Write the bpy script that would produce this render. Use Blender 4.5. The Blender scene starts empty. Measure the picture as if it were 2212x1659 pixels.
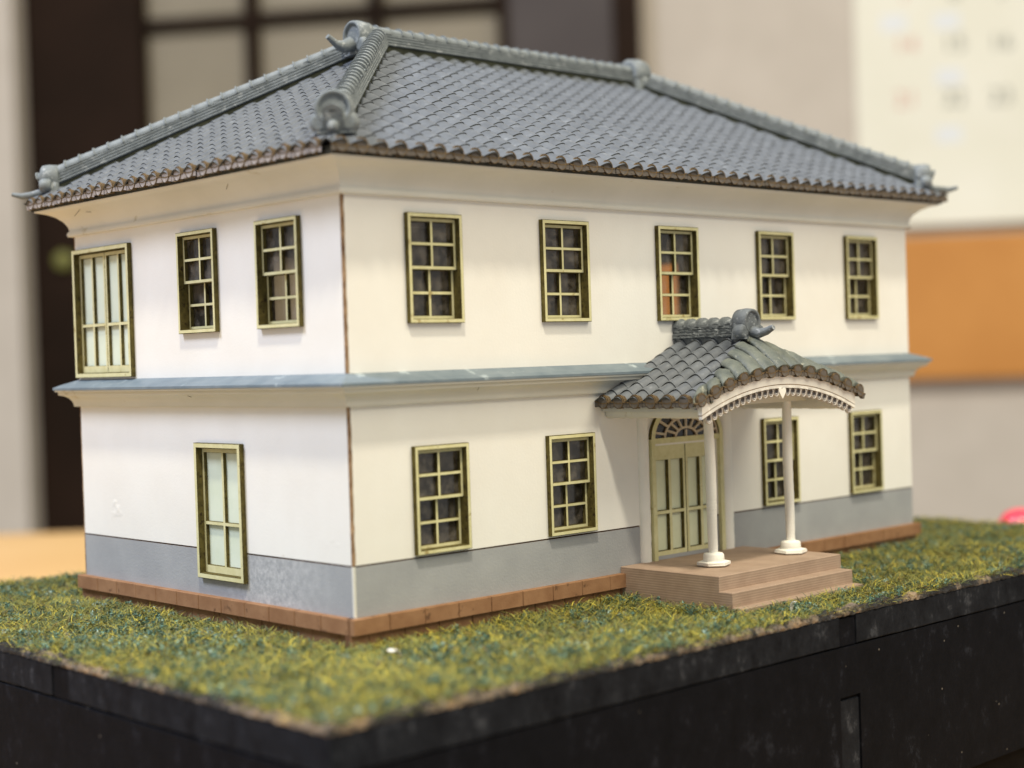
import bpy, bmesh, math, random
import numpy as np
from mathutils import Vector, Matrix
random.seed(7); rng = np.random.default_rng(7)
S = 0.001                      # everything below is written in millimetres
sc = bpy.context.scene
COL = sc.collection

# ------------------------------------------------------------------ camera
CAM = Vector((-139.515, -184.575, 37.8))
EUL = (1.5545, 0.0312, -0.7534)
FPX, CX, CY = 3356.1, 1106.0, 829.5          # focal length in pixels of a 2212 px wide frame
cd = bpy.data.cameras.new('camera'); cam = bpy.data.objects.new('camera', cd); COL.objects.link(cam)
cam.location = CAM * S; cam.rotation_euler = EUL
cd.sensor_width = 36.0; cd.lens = 36.0 * FPX / 2212.0
cd.clip_start = 0.005; cd.clip_end = 20
cd.dof.use_dof = True; cd.dof.focus_distance = 0.263; cd.dof.aperture_fstop = 14.0
sc.camera = cam
CM = cam.rotation_euler.to_matrix()

# ------------------------------------------------------------------ light
world = bpy.data.worlds.new('World'); sc.world = world; world.use_nodes = True
bg = world.node_tree.nodes['Background']
bg.inputs['Color'].default_value = (0.965, 0.97, 0.98, 1); bg.inputs['Strength'].default_value = 0.475
def lamp(name, pos, aim, size, energy, color):
    l = bpy.data.lights.new(name, 'AREA'); l.shape = 'DISK'; l.size = size; l.energy = energy; l.color = color
    o = bpy.data.objects.new(name, l); COL.objects.link(o)
    o.location = Vector(pos) * S
    o.rotation_euler = (Vector(aim) - Vector(pos)).to_track_quat('-Z', 'Y').to_euler()
    return o
lamp('ceiling_lamp_front', (-430, -540, 1440), (75, 0, 30), 0.12, 22.0, (1.0, 0.91, 0.72))
lamp('soft_fill_front', (330, -880, 1000), (75, 0, 30), 0.9, 12.0, (1.0, 0.91, 0.68))  # added broad warm fill for the front wall, no such fixture seen
lamp('ceiling_lamp_side', (-900, 480, 1330), (0, 40, 40), 0.50, 29.0, (0.74, 0.81, 1.0))
sc.view_settings.view_transform = 'Standard'; sc.view_settings.look = 'None'
sc.view_settings.exposure = 0.0; sc.view_settings.gamma = 1.0

# ------------------------------------------------------------------ materials
def new_mat(name):
    m = bpy.data.materials.new(name); m.use_nodes = True
    nt = m.node_tree; b = nt.nodes['Principled BSDF']
    return m, nt, b
def lin(c):
    return tuple(((x / 255) / 12.92 if x / 255 <= 0.04045 else ((x / 255 + 0.055) / 1.055) ** 2.4) for x in c) + (1,)
def noise(nt, scale, detail=4, rough=0.6, coord='Object', vec=None):
    t = nt.nodes.new('ShaderNodeTexNoise'); t.inputs['Scale'].default_value = scale
    t.inputs['Detail'].default_value = detail; t.inputs['Roughness'].default_value = rough
    if vec is None:
        tc = nt.nodes.new('ShaderNodeTexCoord'); vec = tc.outputs[coord]
    nt.links.new(vec, t.inputs['Vector']); return t.outputs['Fac']
def ramp(nt, fac, stops):
    r = nt.nodes.new('ShaderNodeValToRGB'); e = r.color_ramp.elements
    while len(e) < len(stops): e.new(0.5)
    for el, (p, c) in zip(e, stops): el.position = p; el.color = c
    nt.links.new(fac, r.inputs['Fac']); return r.outputs['Color']
def mixc(nt, fac, a, b, mode='MIX'):
    m = nt.nodes.new('ShaderNodeMix'); m.data_type = 'RGBA'; m.blend_type = mode
    for sock, v in ((m.inputs['Factor'], fac), (m.inputs[6], a), (m.inputs[7], b)):
        if hasattr(v, 'links'): nt.links.new(v, sock)
        else: sock.default_value = v
    return m.outputs[2]
def bump(nt, b, h, strength, dist):
    n = nt.nodes.new('ShaderNodeBump'); n.inputs['Strength'].default_value = strength; n.inputs['Distance'].default_value = dist
    nt.links.new(h, n.inputs['Height']); nt.links.new(n.outputs['Normal'], b.inputs['Normal'])
G = lambda v: (v, v, v, 1)
def simple(name, c1, c2, scale=400, rough=0.7, spec=0.3, bstr=0.3, bdist=0.00008, bscale=None, detail=5, lo=0.35, hi=0.65):
    """two colours mixed by noise, a fine relief"""
    m, nt, b = new_mat(name)
    f = noise(nt, scale, detail)
    nt.links.new(ramp(nt, f, [(lo, lin(c1)), (hi, lin(c2))]), b.inputs['Base Color'])
    b.inputs['Roughness'].default_value = rough; b.inputs['Specular IOR Level'].default_value = spec
    if bstr: bump(nt, b, noise(nt, bscale or scale * 3, 3), bstr, bdist)
    return m
def spotted(name, base1, base2, spot, scale, spot_scale, thr, rough=0.7, spec=0.3, bstr=0.3, bdist=0.00008, bscale=2500):
    """like simple(), with sparse marks of a third colour that have a shape of their own"""
    m, nt, b = new_mat(name)
    c = ramp(nt, noise(nt, scale, 4), [(0.35, lin(base1)), (0.65, lin(base2))])
    f = ramp(nt, noise(nt, spot_scale, 5, 0.65), [(thr, G(0)), (thr + 0.07, G(1))])
    nt.links.new(mixc(nt, f, c, lin(spot)), b.inputs['Base Color'])
    b.inputs['Roughness'].default_value = rough; b.inputs['Specular IOR Level'].default_value = spec
    bump(nt, b, noise(nt, bscale, 3), bstr, bdist)
    return m
M = {}
M['paper'] = spotted('white_paper_board', (228, 225, 218), (233, 231, 225), (205, 196, 182), 60, 90, 0.70, 0.75, 0.2, 0.35, 0.00007, 2200)
M['card_edge'] = simple('burnt_card_edge', (92, 66, 44), (176, 148, 118), 260, 0.85, 0.15, 0.5, 0.0001)
M['card_inside'] = simple('brown_card_inside', (80, 68, 57), (98, 84, 71), 200, 0.9, 0.1, 0.2)
M['seam'] = simple('burnt_seam', (52, 36, 28), (86, 60, 44), 600, 0.9, 0.1, 0.2)
M['moulding'] = spotted('white_moulding', (212, 210, 200), (219, 217, 208), (192, 184, 162), 70, 160, 0.66, 0.6, 0.3, 0.15, 0.00005, 1500)
# grey dado with rubbed white powder
m, nt, b = new_mat('grey_dado_paint'); M['dado'] = m
c = ramp(nt, noise(nt, 120, 4), [(0.3, lin((150, 152, 155))), (0.7, lin((162, 164, 166)))])
tc = nt.nodes.new('ShaderNodeTexCoord')
vd = nt.nodes.new('ShaderNodeVectorMath'); vd.operation = 'DISTANCE'; vd.inputs[1].default_value = (0.0, 0.0215, 0.0045)
nt.links.new(tc.outputs['Object'], vd.inputs[0])
near = nt.nodes.new('ShaderNodeMapRange'); near.inputs['From Min'].default_value = 0.017; near.inputs['From Max'].default_value = 0.002
nt.links.new(vd.outputs['Value'], near.inputs['Value'])
pw = nt.nodes.new('ShaderNodeMath'); pw.operation = 'MULTIPLY'
nt.links.new(near.outputs['Result'], pw.inputs[0])
nt.links.new(ramp(nt, noise(nt, 700, 7, 0.75), [(0.42, G(0)), (0.66, G(0.7))]), pw.inputs[1])
nt.links.new(mixc(nt, pw.outputs[0], c, lin((214, 214, 214))), b.inputs['Base Color'])
b.inputs['Roughness'].default_value = 0.65; b.inputs['Specular IOR Level'].default_value = 0.3
bump(nt, b, noise(nt, 2300, 3), 0.6, 0.00008)
M['brick'] = spotted('terracotta_card', (136, 100, 72), (150, 114, 84), (104, 76, 56), 300, 500, 0.62, 0.85, 0.15, 0.4, 0.00008, 2600)
M['brick_edge'] = simple('terracotta_edge', (78, 54, 40), (104, 74, 54), 500, 0.9, 0.1)
M['cap_blue'] = spotted('slate_blue_paint', (98, 112, 122), (116, 128, 136), (160, 172, 178), 220, 240, 0.62, 0.5, 0.4, 0.3, 0.00006, 900)
# roof tile: one tone per tile, rubbed lighter in places
m, nt, b = new_mat('slate_grey_tile'); M['tile'] = m
oi = nt.nodes.new('ShaderNodeObjectInfo')
geo = nt.nodes.new('ShaderNodeNewGeometry')
c = ramp(nt, noise(nt, 500, 5, 0.65, vec=geo.outputs['Position']), [(0.3, lin((88, 93, 100))), (0.62, lin((104, 109, 116))), (0.8, lin((140, 145, 151)))])
r = ramp(nt, oi.outputs['Random'], [(0, G(0.9)), (1, G(1.06))])
nt.links.new(mixc(nt, 1.0, c, r, 'MULTIPLY'), b.inputs['Base Color'])
b.inputs['Roughness'].default_value = 0.45; b.inputs['Specular IOR Level'].default_value = 0.45
bump(nt, b, noise(nt, 1600, 4, vec=geo.outputs['Position']), 0.35, 0.00006)
M['tile_lip'] = simple('shaded_tile_lip', (70, 71, 70), (88, 89, 87), 600, 0.9, 0.1, 0.2)  # lip darker than the tile: shade under its edge put into the colour
M['deck'] = simple('dark_roof_card', (54, 54, 50), (72, 72, 64), 300, 0.9, 0.1, 0.2)
M['ridge'] = spotted('ridge_grey_resin', (106, 112, 114), (124, 130, 132), (158, 162, 162), 500, 700, 0.58, 0.6, 0.35, 0.7, 0.00012, 2600)
M['ridge_dark'] = spotted('porch_ridge_grey_resin', (92, 97, 101), (110, 115, 118), (152, 157, 160), 500, 800, 0.56, 0.65, 0.3, 0.9, 0.00014, 2200)
M['bed'] = simple('olive_ridge_bed', (44, 46, 38), (60, 62, 50), 400, 0.9, 0.1, 0.3)
M['eave_face'] = spotted('eave_face_grey', (138, 130, 124), (160, 152, 147), (186, 181, 177), 700, 900, 0.58, 0.85, 0.15, 0.6, 0.0001, 2600)
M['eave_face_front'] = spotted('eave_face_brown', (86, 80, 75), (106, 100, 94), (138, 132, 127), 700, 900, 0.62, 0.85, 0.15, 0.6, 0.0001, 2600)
M['eave_rim'] = spotted('burnt_eave_rim', (78, 66, 50), (122, 102, 74), (50, 42, 33), 900, 700, 0.54, 0.85, 0.15, 0.6, 0.0001, 2600)
M['porch_tile'] = spotted('weathered_porch_tile', (82, 88, 84), (108, 112, 102), (150, 150, 134), 350, 420, 0.6, 0.5, 0.4, 0.9, 0.0003, 900)
M['frame'] = spotted('pale_yellow_green_stain', (202, 196, 148), (214, 209, 166), (166, 150, 100), 500, 420, 0.62, 0.75, 0.2, 0.4, 0.00006, 3000)
M['frame_side'] = spotted('olive_burnt_side', (78, 70, 40), (106, 96, 54), (56, 46, 32), 900, 1200, 0.57, 0.9, 0.1, 0.6, 0.0001, 3000)
M['panel'] = simple('pale_mint_panel', (208, 217, 196), (216, 224, 206), 200, 0.7, 0.25, 0.2)
M['door_panel'] = simple('pale_olive_panel', (216, 220, 188), (223, 227, 197), 200, 0.7, 0.25, 0.2)
M['step'] = None
m, nt, b = new_mat('layered_brown_resin'); M['step'] = m
tc = nt.nodes.new('ShaderNodeTexCoord'); sx = nt.nodes.new('ShaderNodeSeparateXYZ'); nt.links.new(tc.outputs['Object'], sx.inputs[0])
geo = nt.nodes.new('ShaderNodeNewGeometry'); sn = nt.nodes.new('ShaderNodeSeparateXYZ'); nt.links.new(geo.outputs['Normal'], sn.inputs[0])
def wave(expr_sock, freq):
    a = nt.nodes.new('ShaderNodeMath'); a.operation = 'MULTIPLY'; a.inputs[1].default_value = freq; nt.links.new(expr_sock, a.inputs[0])
    s = nt.nodes.new('ShaderNodeMath'); s.operation = 'SINE'; nt.links.new(a.outputs[0], s.inputs[0]); return s.outputs[0]
w1 = wave(sx.outputs['Z'], 2 * math.pi / 0.00042)
ad = nt.nodes.new('ShaderNodeMath'); ad.operation = 'ADD'; nt.links.new(sx.outputs['X'], ad.inputs[0]); nt.links.new(sx.outputs['Y'], ad.inputs[1])
w2 = wave(ad.outputs[0], 2 * math.pi / 0.0009)
mx = nt.nodes.new('ShaderNodeMix'); mx.data_type = 'FLOAT'
ab = nt.nodes.new('ShaderNodeMath'); ab.operation = 'ABSOLUTE'; nt.links.new(sn.outputs['Z'], ab.inputs[0])
nt.links.new(ab.outputs[0], mx.inputs['Factor']); nt.links.new(w1, mx.inputs[2]); nt.links.new(w2, mx.inputs[3])
nt.links.new(ramp(nt, noise(nt, 260, 5), [(0.3, lin((152, 130, 113))), (0.7, lin((168, 146, 128)))]), b.inputs['Base Color'])
b.inputs['Roughness'].default_value = 0.7; b.inputs['Specular IOR Level'].default_value = 0.25
bump(nt, b, mx.outputs[0], 0.2, 0.00004)
m, nt, b = new_mat('white_resin'); M['resin'] = m
c = ramp(nt, noise(nt, 150, 4), [(0.3, lin((230, 227, 218))), (0.7, lin((238, 236, 229)))])
f = ramp(nt, noise(nt, 900, 5, 0.7), [(0.72, G(0)), (0.76, G(0.8))])
nt.links.new(mixc(nt, f, c, lin((92, 86, 78))), b.inputs['Base Color'])
b.inputs['Roughness'].default_value = 0.6
tc = nt.nodes.new('ShaderNodeTexCoord'); sx = nt.nodes.new('ShaderNodeSeparateXYZ'); nt.links.new(tc.outputs['Object'], sx.inputs[0])
w1 = wave(sx.outputs['Z'], 2 * math.pi / 0.0006); bump(nt, b, w1, 0.16, 0.00003)
M['bead'] = simple('shaded_lace_hollow', (58, 52, 50), (120, 112, 108), 900, 0.3, 0.6, 0.3)
M['lace'] = simple('greyed_lace', (150, 143, 138), (196, 188, 180), 700, 0.5, 0.4, 0.3)
# glass with dried glue smears
m, nt, b = new_mat('smeared_acetate'); M['glass'] = m
nt.nodes.remove(b); out = nt.nodes['Material Output']
tr = nt.nodes.new('ShaderNodeBsdfTransparent'); tr.inputs[0].default_value = (0.86, 0.81, 0.73, 1)
gl = nt.nodes.new('ShaderNodeBsdfGlossy'); gl.inputs['Roughness'].default_value = 0.12; gl.inputs[0].default_value = (0.9, 0.9, 0.9, 1)
df = nt.nodes.new('ShaderNodeBsdfDiffuse'); df.inputs[0].default_value = (0.58, 0.53, 0.46, 1)
m1 = nt.nodes.new('ShaderNodeMixShader'); m1.inputs[0].default_value = 0.05; nt.links.new(tr.outputs[0], m1.inputs[1]); nt.links.new(gl.outputs[0], m1.inputs[2])
m2 = nt.nodes.new('ShaderNodeMixShader'); geo = nt.nodes.new('ShaderNodeNewGeometry')
nt.links.new(ramp(nt, noise(nt, 420, 6, 0.7, vec=geo.outputs['Position']), [(0.42, G(0.02)), (0.78, G(0.2))]), m2.inputs[0])
nt.links.new(m1.outputs[0], m2.inputs[1]); nt.links.new(df.outputs[0], m2.inputs[2]); nt.links.new(m2.outputs[0], out.inputs['Surface'])
# black painted base, chipped and specked
def black_mat(name, chip_thr, chip, speck=True, tones=((8, 10, 15), (14, 16, 22), (50, 54, 64))):
    m, nt, b = new_mat(name)
    tcs = nt.nodes.new('ShaderNodeTexCoord'); mp = nt.nodes.new('ShaderNodeMapping'); mp.inputs['Scale'].default_value = (1, 1, .7); nt.links.new(tcs.outputs['Object'], mp.inputs['Vector'])
    c = ramp(nt, noise(nt, 300, 9, 0.78, vec=mp.outputs['Vector']), [(0.35, lin(tones[0])), (0.58, lin(tones[1])), (0.78, lin(tones[2]))])
    f = ramp(nt, noise(nt, 330, 6, 0.7), [(chip_thr, G(0)), (chip_thr + 0.04, G(1))])
    c = mixc(nt, f, c, lin(chip))
    if speck:
        v = nt.nodes.new('ShaderNodeTexVoronoi'); v.inputs['Scale'].default_value = 260; v.inputs['Randomness'].default_value = 1
        tc = nt.nodes.new('ShaderNodeTexCoord'); nt.links.new(tc.outputs['Object'], v.inputs['Vector'])
        f2 = ramp(nt, v.outputs['Distance'], [(0.03, G(0.6)), (0.055, G(0))])
        c = mixc(nt, f2, c, lin((128, 124, 118)))
    nt.links.new(c, b.inputs['Base Color'])
    b.inputs['Roughness'].default_value = 0.75; b.inputs['Specular IOR Level'].default_value = 0.06
    bump(nt, b, noise(nt, 700, 6, 0.7), 0.5, 0.00015)
    return m
M['black'] = black_mat('black_paint', 0.9, (60, 58, 56))
M['black_strip'] = black_mat('black_rubbed_paint', 0.72, (88, 86, 84), False, ((14, 16, 21), (30, 33, 39), (88, 92, 100)))
m, nt, b = new_mat('crumbly_rim'); M['rim'] = m
c = ramp(nt, noise(nt, 85, 7, 0.75), [(0.40, lin((16, 16, 18))), (0.49, lin((44, 43, 43))), (0.54, lin((116, 104, 90))), (0.66, lin((158, 132, 98)))])
c = mixc(nt, ramp(nt, noise(nt, 900, 4, .7), [(0.5, G(0)), (0.6, G(.8))]), c, lin((34, 32, 31)))
nt.links.new(c, b.inputs['Base Color']); b.inputs['Roughness'].default_value = 0.85; bump(nt, b, noise(nt, 1200, 5, .7), 0.8, 0.0003)
M['groove'] = simple('groove_black', (10, 10, 10), (16, 15, 15), 300, 0.9, 0.1, 0)
M['soil'] = simple('dark_olive_soil', (70, 70, 48), (96, 92, 62), 500, 1.0, 0.05, 0.8, 0.0004)
m, nt, b = new_mat('grass_fibre'); M['grass'] = m
at = nt.nodes.new('ShaderNodeAttribute'); at.attribute_name = 'fibre'; nt.links.new(at.outputs['Color'], b.inputs['Base Color'])
b.inputs['Roughness'].default_value = 0.55; b.inputs['Specular IOR Level'].default_value = 0.3
# background surfaces
M['wall'] = simple('beige_wall_paper', (188, 177, 162), (194, 183, 168), 20, 0.9, 0.1, 0.2, 0.0004, 300)
M['dark_wood'] = simple('dark_brown_wood', (30, 20, 12), (40, 27, 18), 6, 0.7, 0.08, 0)
M['dark_wood2'] = simple('dark_grey_wood', (62, 54, 51), (72, 64, 60), 6, 0.6, 0.3, 0)
M['frosted'] = simple('frosted_pane', (134, 124, 104), (142, 132, 112), 8, 0.6, 0.3, 0)
M['cream'] = simple('cream_sheet', (224, 219, 199), (229, 224, 206), 10, 0.8, 0.2, 0)
M['orange'] = simple('orange_wood', (186, 124, 58), (198, 136, 68), 6, 0.5, 0.3, 0)
M['table'] = simple('light_orange_tabletop', (208, 166, 108), (216, 176, 118), 8, 0.45, 0.4, 0)
M['ink'] = simple('grey_ink', (144, 144, 134), (152, 152, 142), 50, 0.9, 0.1, 0)
M['ink_red'] = simple('red_ink', (208, 160, 146), (212, 166, 152), 50, 0.9, 0.1, 0)
M['ink_blue'] = simple('pale_blue_ink', (218, 219, 218), (222, 223, 221), 50, 0.9, 0.1, 0)
M['red'] = simple('red_plastic', (214, 60, 78), (222, 70, 88), 50, 0.2, 0.6, 0)
M['lime'] = simple('yellow_green_plastic', (112, 110, 50), (120, 118, 58), 50, 0.4, 0.4, 0)
M['clear_white'] = simple('white_plastic', (220, 218, 214), (226, 224, 220), 50, 0.35, 0.4, 0)

# ------------------------------------------------------------------ object helpers
WM = {}
def link(o, parent=None, mw=None):
    """link an object; mw is its place in the world (mm translation already scaled)"""
    mw = mw or Matrix.Identity(4)
    COL.objects.link(o)
    if parent is not None:
        o.parent = parent; o.matrix_basis = WM[parent.name].inverted() @ mw
    else: o.matrix_basis = mw
    WM[o.name] = mw
    return o
def tag(o, label=None, cat=None, kind=None, group=None):
    if label: o['label'] = label
    if cat: o['category'] = cat
    if kind: o['kind'] = kind
    if group: o['group'] = group
    return o
def thing(name, loc, label, cat, group=None):
    o = bpy.data.objects.new(name, None); o.empty_display_size = 0.01
    link(o, None, Matrix.Translation(Vector(loc) * S)); return tag(o, label, cat, None, group)
class MB:
    def __init__(s): s.v = []; s.f = []; s.m = []; s.sm = []
    def add(s, vs, fs, mat=0, smooth=False, X=None):
        b = len(s.v)
        for p in vs:
            p = Vector(p); s.v.append(X @ p if X is not None else p)
        for f in fs: s.f.append([b + i for i in f]); s.m.append(mat); s.sm.append(smooth)
        return s
    def box(s, lo, hi, mat=0, X=None, jit=0):
        c = [(x, y, z) for x in (lo[0], hi[0]) for y in (lo[1], hi[1]) for z in (lo[2], hi[2])]
        if jit: c = [(a + random.uniform(-jit, jit), b_ + random.uniform(-jit, jit), d + random.uniform(-jit, jit)) for a, b_, d in c]
        return s.add(c, [(0, 1, 3, 2), (4, 6, 7, 5), (0, 4, 5, 1), (2, 3, 7, 6), (0, 2, 6, 4), (1, 5, 7, 3)], mat, False, X)
    def rings(s, rings, mat=0, smooth=True, closed=True, cap=True, X=None, capmat=None):
        n = len(rings[0]); vs = [p for r in rings for p in r]; fs = []
        for k in range(len(rings) - 1):
            for i in range(n if closed else n - 1):
                j = (i + 1) % n; fs.append((k * n + i, k * n + j, (k + 1) * n + j, (k + 1) * n + i))
        s.add(vs, fs, mat, smooth, X)
        if cap:
            cm = mat if capmat is None else capmat
            s.add(rings[0], [tuple(range(n))[::-1]], cm, False, X); s.add(rings[-1], [tuple(range(n))], cm, False, X)
        return s
    def tube(s, pts, rad, n=10, mat=0, X=None):
        pts = [Vector(p) for p in pts]; R = []
        for i, p in enumerate(pts):
            d = (pts[min(i + 1, len(pts) - 1)] - pts[max(i - 1, 0)]).normalized()
            u = d.orthogonal().normalized() if abs(d.z) > 0.9 else d.cross(Vector((0, 0, 1))).normalized(); w = d.cross(u)
            r = rad[i] if hasattr(rad, '__len__') else rad
            R.append([p + (u * math.cos(a) + w * math.sin(a)) * r for a in [2 * math.pi * k / n for k in range(n)]])
        return s.rings(R, mat, X=X)
    def lathe(s, prof, n=20, mat=0, X=None, smooth=True):
        """prof: (radius, z)"""
        return s.rings([[(r * math.cos(2 * math.pi * k / n), r * math.sin(2 * math.pi * k / n), z) for k in range(n)] for r, z in prof], mat, smooth, X=X)
    def mesh(s, name, mats, jitter=0):
        me = bpy.data.meshes.new(name)
        vs = s.v
        if jitter: vs = [v + Vector((random.uniform(-1, 1), random.uniform(-1, 1), random.uniform(-1, 1))) * jitter for v in vs]
        me.from_pydata([tuple(v * S) for v in vs], [], s.f)
        for m in mats: me.materials.append(m)
        me.polygons.foreach_set('material_index', s.m); me.polygons.foreach_set('use_smooth', s.sm)
        me.update(); return me
    def build(s, name, mats, parent=None, mw=None, jitter=0):
        if not isinstance(mats, (list, tuple)): mats = [mats]
        return link(bpy.data.objects.new(name, s.mesh(name, mats, jitter)), parent, mw)
def inst(name, me, parent, mw):
    return link(bpy.data.objects.new(name, me), parent, mw)
def recalc(o):
    bm = bmesh.new(); bm.from_mesh(o.data); bmesh.ops.recalc_face_normals(bm, faces=bm.faces); bm.to_mesh(o.data); bm.free(); return o
# faces of the building: a runs along the wall, d outwards, z up
L, W = 150.0, 82.6
FACE = {'front': Matrix(((1, 0, 0, 0), (0, -1, 0, 0), (0, 0, 1, 0), (0, 0, 0, 1))),
        'left': Matrix(((0, -1, 0, 0), (1, 0, 0, 0), (0, 0, 1, 0), (0, 0, 0, 1))),
        'back': Matrix(((1, 0, 0, 0), (0, 1, 0, W), (0, 0, 1, 0), (0, 0, 0, 1))),
        'right': Matrix(((0, 1, 0, L), (1, 0, 0, 0), (0, 0, 1, 0), (0, 0, 0, 1)))}
def plate(mb, a_cuts, z_cuts, d0, d1, holes, X, mf=0, ms=1, mbk=None):
    """a flat board from depth d0 (back) to d1 (front) with rectangular holes (a0,a1,z0,z1)"""
    A = sorted(set(a_cuts) | {h[i] for h in holes for i in (0, 1) if min(a_cuts) < h[i] < max(a_cuts)})
    Z = sorted(set(z_cuts) | {h[i] for h in holes for i in (2, 3) if min(z_cuts) < h[i] < max(z_cuts)})
    def solid(i, k):
        if i < 0 or k < 0 or i >= len(A) - 1 or k >= len(Z) - 1: return False
        a, z = (A[i] + A[i + 1]) / 2, (Z[k] + Z[k + 1]) / 2
        return not any(h[0] < a < h[1] and h[2] < z < h[3] for h in holes)
    for i in range(len(A) - 1):
        for k in range(len(Z) - 1):
            if not solid(i, k): continue
            a0, a1, z0, z1 = A[i], A[i + 1], Z[k], Z[k + 1]
            mb.add([(a0, d1, z0), (a1, d1, z0), (a1, d1, z1), (a0, d1, z1)], [(0, 1, 2, 3)], mf, False, X)
            mb.add([(a0, d0, z0), (a1, d0, z0), (a1, d0, z1), (a0, d0, z1)], [(3, 2, 1, 0)], ms if mbk is None else mbk, False, X)
            for di, dk, q in ((-1, 0, [(a0, z0), (a0, z1)]), (1, 0, [(a1, z1), (a1, z0)]), (0, -1, [(a1, z0), (a0, z0)]), (0, 1, [(a0, z1), (a1, z1)])):
                if not solid(i + di, k + dk):
                    (p0, q0), (p1, q1) = q
                    mb.add([(p0, d1, q0), (p1, d1, q1), (p1, d0, q1), (p0, d0, q0)], [(0, 1, 2, 3)], ms, False, X)
    return mb

def burnt_plate(mb, a_cuts, z_cuts, d0, d1, holes, X, e=.09):
    """a laser-cut board: brown edges show as a thin line round the painted face"""
    plate(mb, a_cuts, z_cuts, d0, d1 - .06, holes, X, 1, 1)
    plate(mb, [min(a_cuts) + e, max(a_cuts) - e], [min(z_cuts) + e, max(z_cuts) - e], d1 - .08, d1, [(h[0] - e, h[1] + e, h[2] - e, h[3] + e) for h in holes], X, 0, 1)
    return mb

# ================================================================== the setting
bgR = Vector((CM[0][0], CM[1][0], 0)).normalized(); bgF = Vector((-CM[0][2], -CM[1][2], 0)).normalized()
yaw = math.radians(9)
wallR = bgR * math.cos(yaw) - bgF * math.sin(yaw)      # along the far wall, to the right
wallN = -(bgF * math.cos(yaw) + bgR * math.sin(yaw))    # out of the far wall, to the viewer
WALL_D = 1700.0
wall0 = Vector((CAM.x, CAM.y, 0)) + bgF * WALL_D
BGX = Matrix.Identity(4)
for i in range(3): BGX[i][0] = wallR[i]; BGX[i][1] = wallN[i]; BGX[i][2] = (0, 0, 1)[i]; BGX[i][3] = wall0[i]
def onwall(u, v, off=0.0):
    """where the line of sight of a measured photo point meets the far wall: (along, height)"""
    d = CM @ Vector(((u - CX) / FPX, -(v - CY) / FPX, -1))
    t = (wall0 + wallN * off - CAM).dot(wallN) / d.dot(wallN); p = CAM + d * t
    return (p - wall0).dot(wallR), p.z
def au(u, off=0.0): return onwall(u, 600, off)[0]
def zv(v, u, off=0.0): return onwall(u, v, off)[1]
TZ = -46.0
MBx = lambda: MB()
w = MB(); w.box((-1500, -20, -700), (1500, 0, 1400), 0, BGX); tag(w.build('wall', M['wall']), kind='structure')
# table top
t = MB(); tabX = Matrix.Identity(4)
c0 = Vector((CAM.x, CAM.y, 0))
for i in range(3): tabX[i][0] = bgR[i]; tabX[i][1] = bgF[i]; tabX[i][3] = c0[i]
t.box((-420, 150, TZ - 25), (175, 815, TZ), 0, tabX)
tb = t.build('tabletop', M['table']); tag(tb, 'light orange wooden tabletop under the black display base', 'table')

# ================================================================== display base
BX0, BX1, BY0, BY1, BT, BB = -33.75, 188.0, -39.0, 113.0, -4.6, -37.0
base = thing('display_base', (75, 37, BB), 'black painted wooden base carrying the grass and the model house', 'display base')
c = MB(); c.box((BX0 + 0.6, BY0 + 0.6, BB), (BX1 - 0.6, BY1 - 0.6, BT - 0.05)); c.build('core', M['groove'], base)
c = MB(); c.box((BX0 + 2, BY0 + 2, TZ), (BX1 - 2, BY1 - 2, BB)); c.build('plinth', M['groove'], base)
FB = Matrix(((1, 0, 0, 0), (0, -1, 0, BY0), (0, 0, 1, 0), (0, 0, 0, 1)))
LB = Matrix(((0, -1, 0, BX0), (1, 0, 0, 0), (0, 0, 1, 0), (0, 0, 0, 1)))
def board(name, X, a0, a1, z0, z1, mat, d=0.0, jit=0.06, holes=()):
    """board cut by hand: long edges waver a little"""
    mb = MB()
    if holes: plate(mb, [a0, a1], [z0, z1], -0.7, d, holes, X, 0, 0)
    else:
        n = max(2, int((a1 - a0) / 2.5)); R = []
        for k in range(n + 1):
            a = a0 + (a1 - a0) * k / n; j = lambda s=1: random.uniform(-jit, jit) * s
            R.append([(a, -0.7, z0), (a, d - 0.12, z0 + j()), (a, d + j(0.4), z0 + 0.15 + j()), (a, d + j(0.4), z1 - 0.15 + j()), (a, d - 0.12, z1 + j()), (a, -0.7, z1)])
        mb.rings(R, 0, False, X=X)
    return recalc(mb.build(name, mat, base))
fe, le = BX0, BY0
board('trim_strip', FB, BX0, 66.75, -9.85, -5.15, M['black_strip'])
board('joint_tab', FB, 67.0, 71.2, -10.0, -5.5, M['black'], -0.15)
board('trim_strip', FB, 71.45, BX1, -9.85, -5.15, M['black_strip'])
board('side_board', FB, BX0, BX1, BB, -10.1, M['black'], 0.0, 0.0, [(66.6, 72.1, -31.0, -18.05)])
board('slot_insert', FB, 66.85, 71.85, -30.8, -18.6, M['black_strip'], -0.25, 0.1)
board('trim_strip', LB, BY0 + 0.6, 24.45, -9.85, -5.15, M['black_strip'], 0, 0.1)
board('joint_tab', LB, 24.75, 29.3, -10.0, -5.3, M['black'], -0.15)
board('trim_strip', LB, 29.6, BY1, -9.85, -5.15, M['black_strip'], 0, 0.1)
board('side_board', LB, BY0 + 0.6, BY1, BB, -10.1, M['black'])
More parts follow.
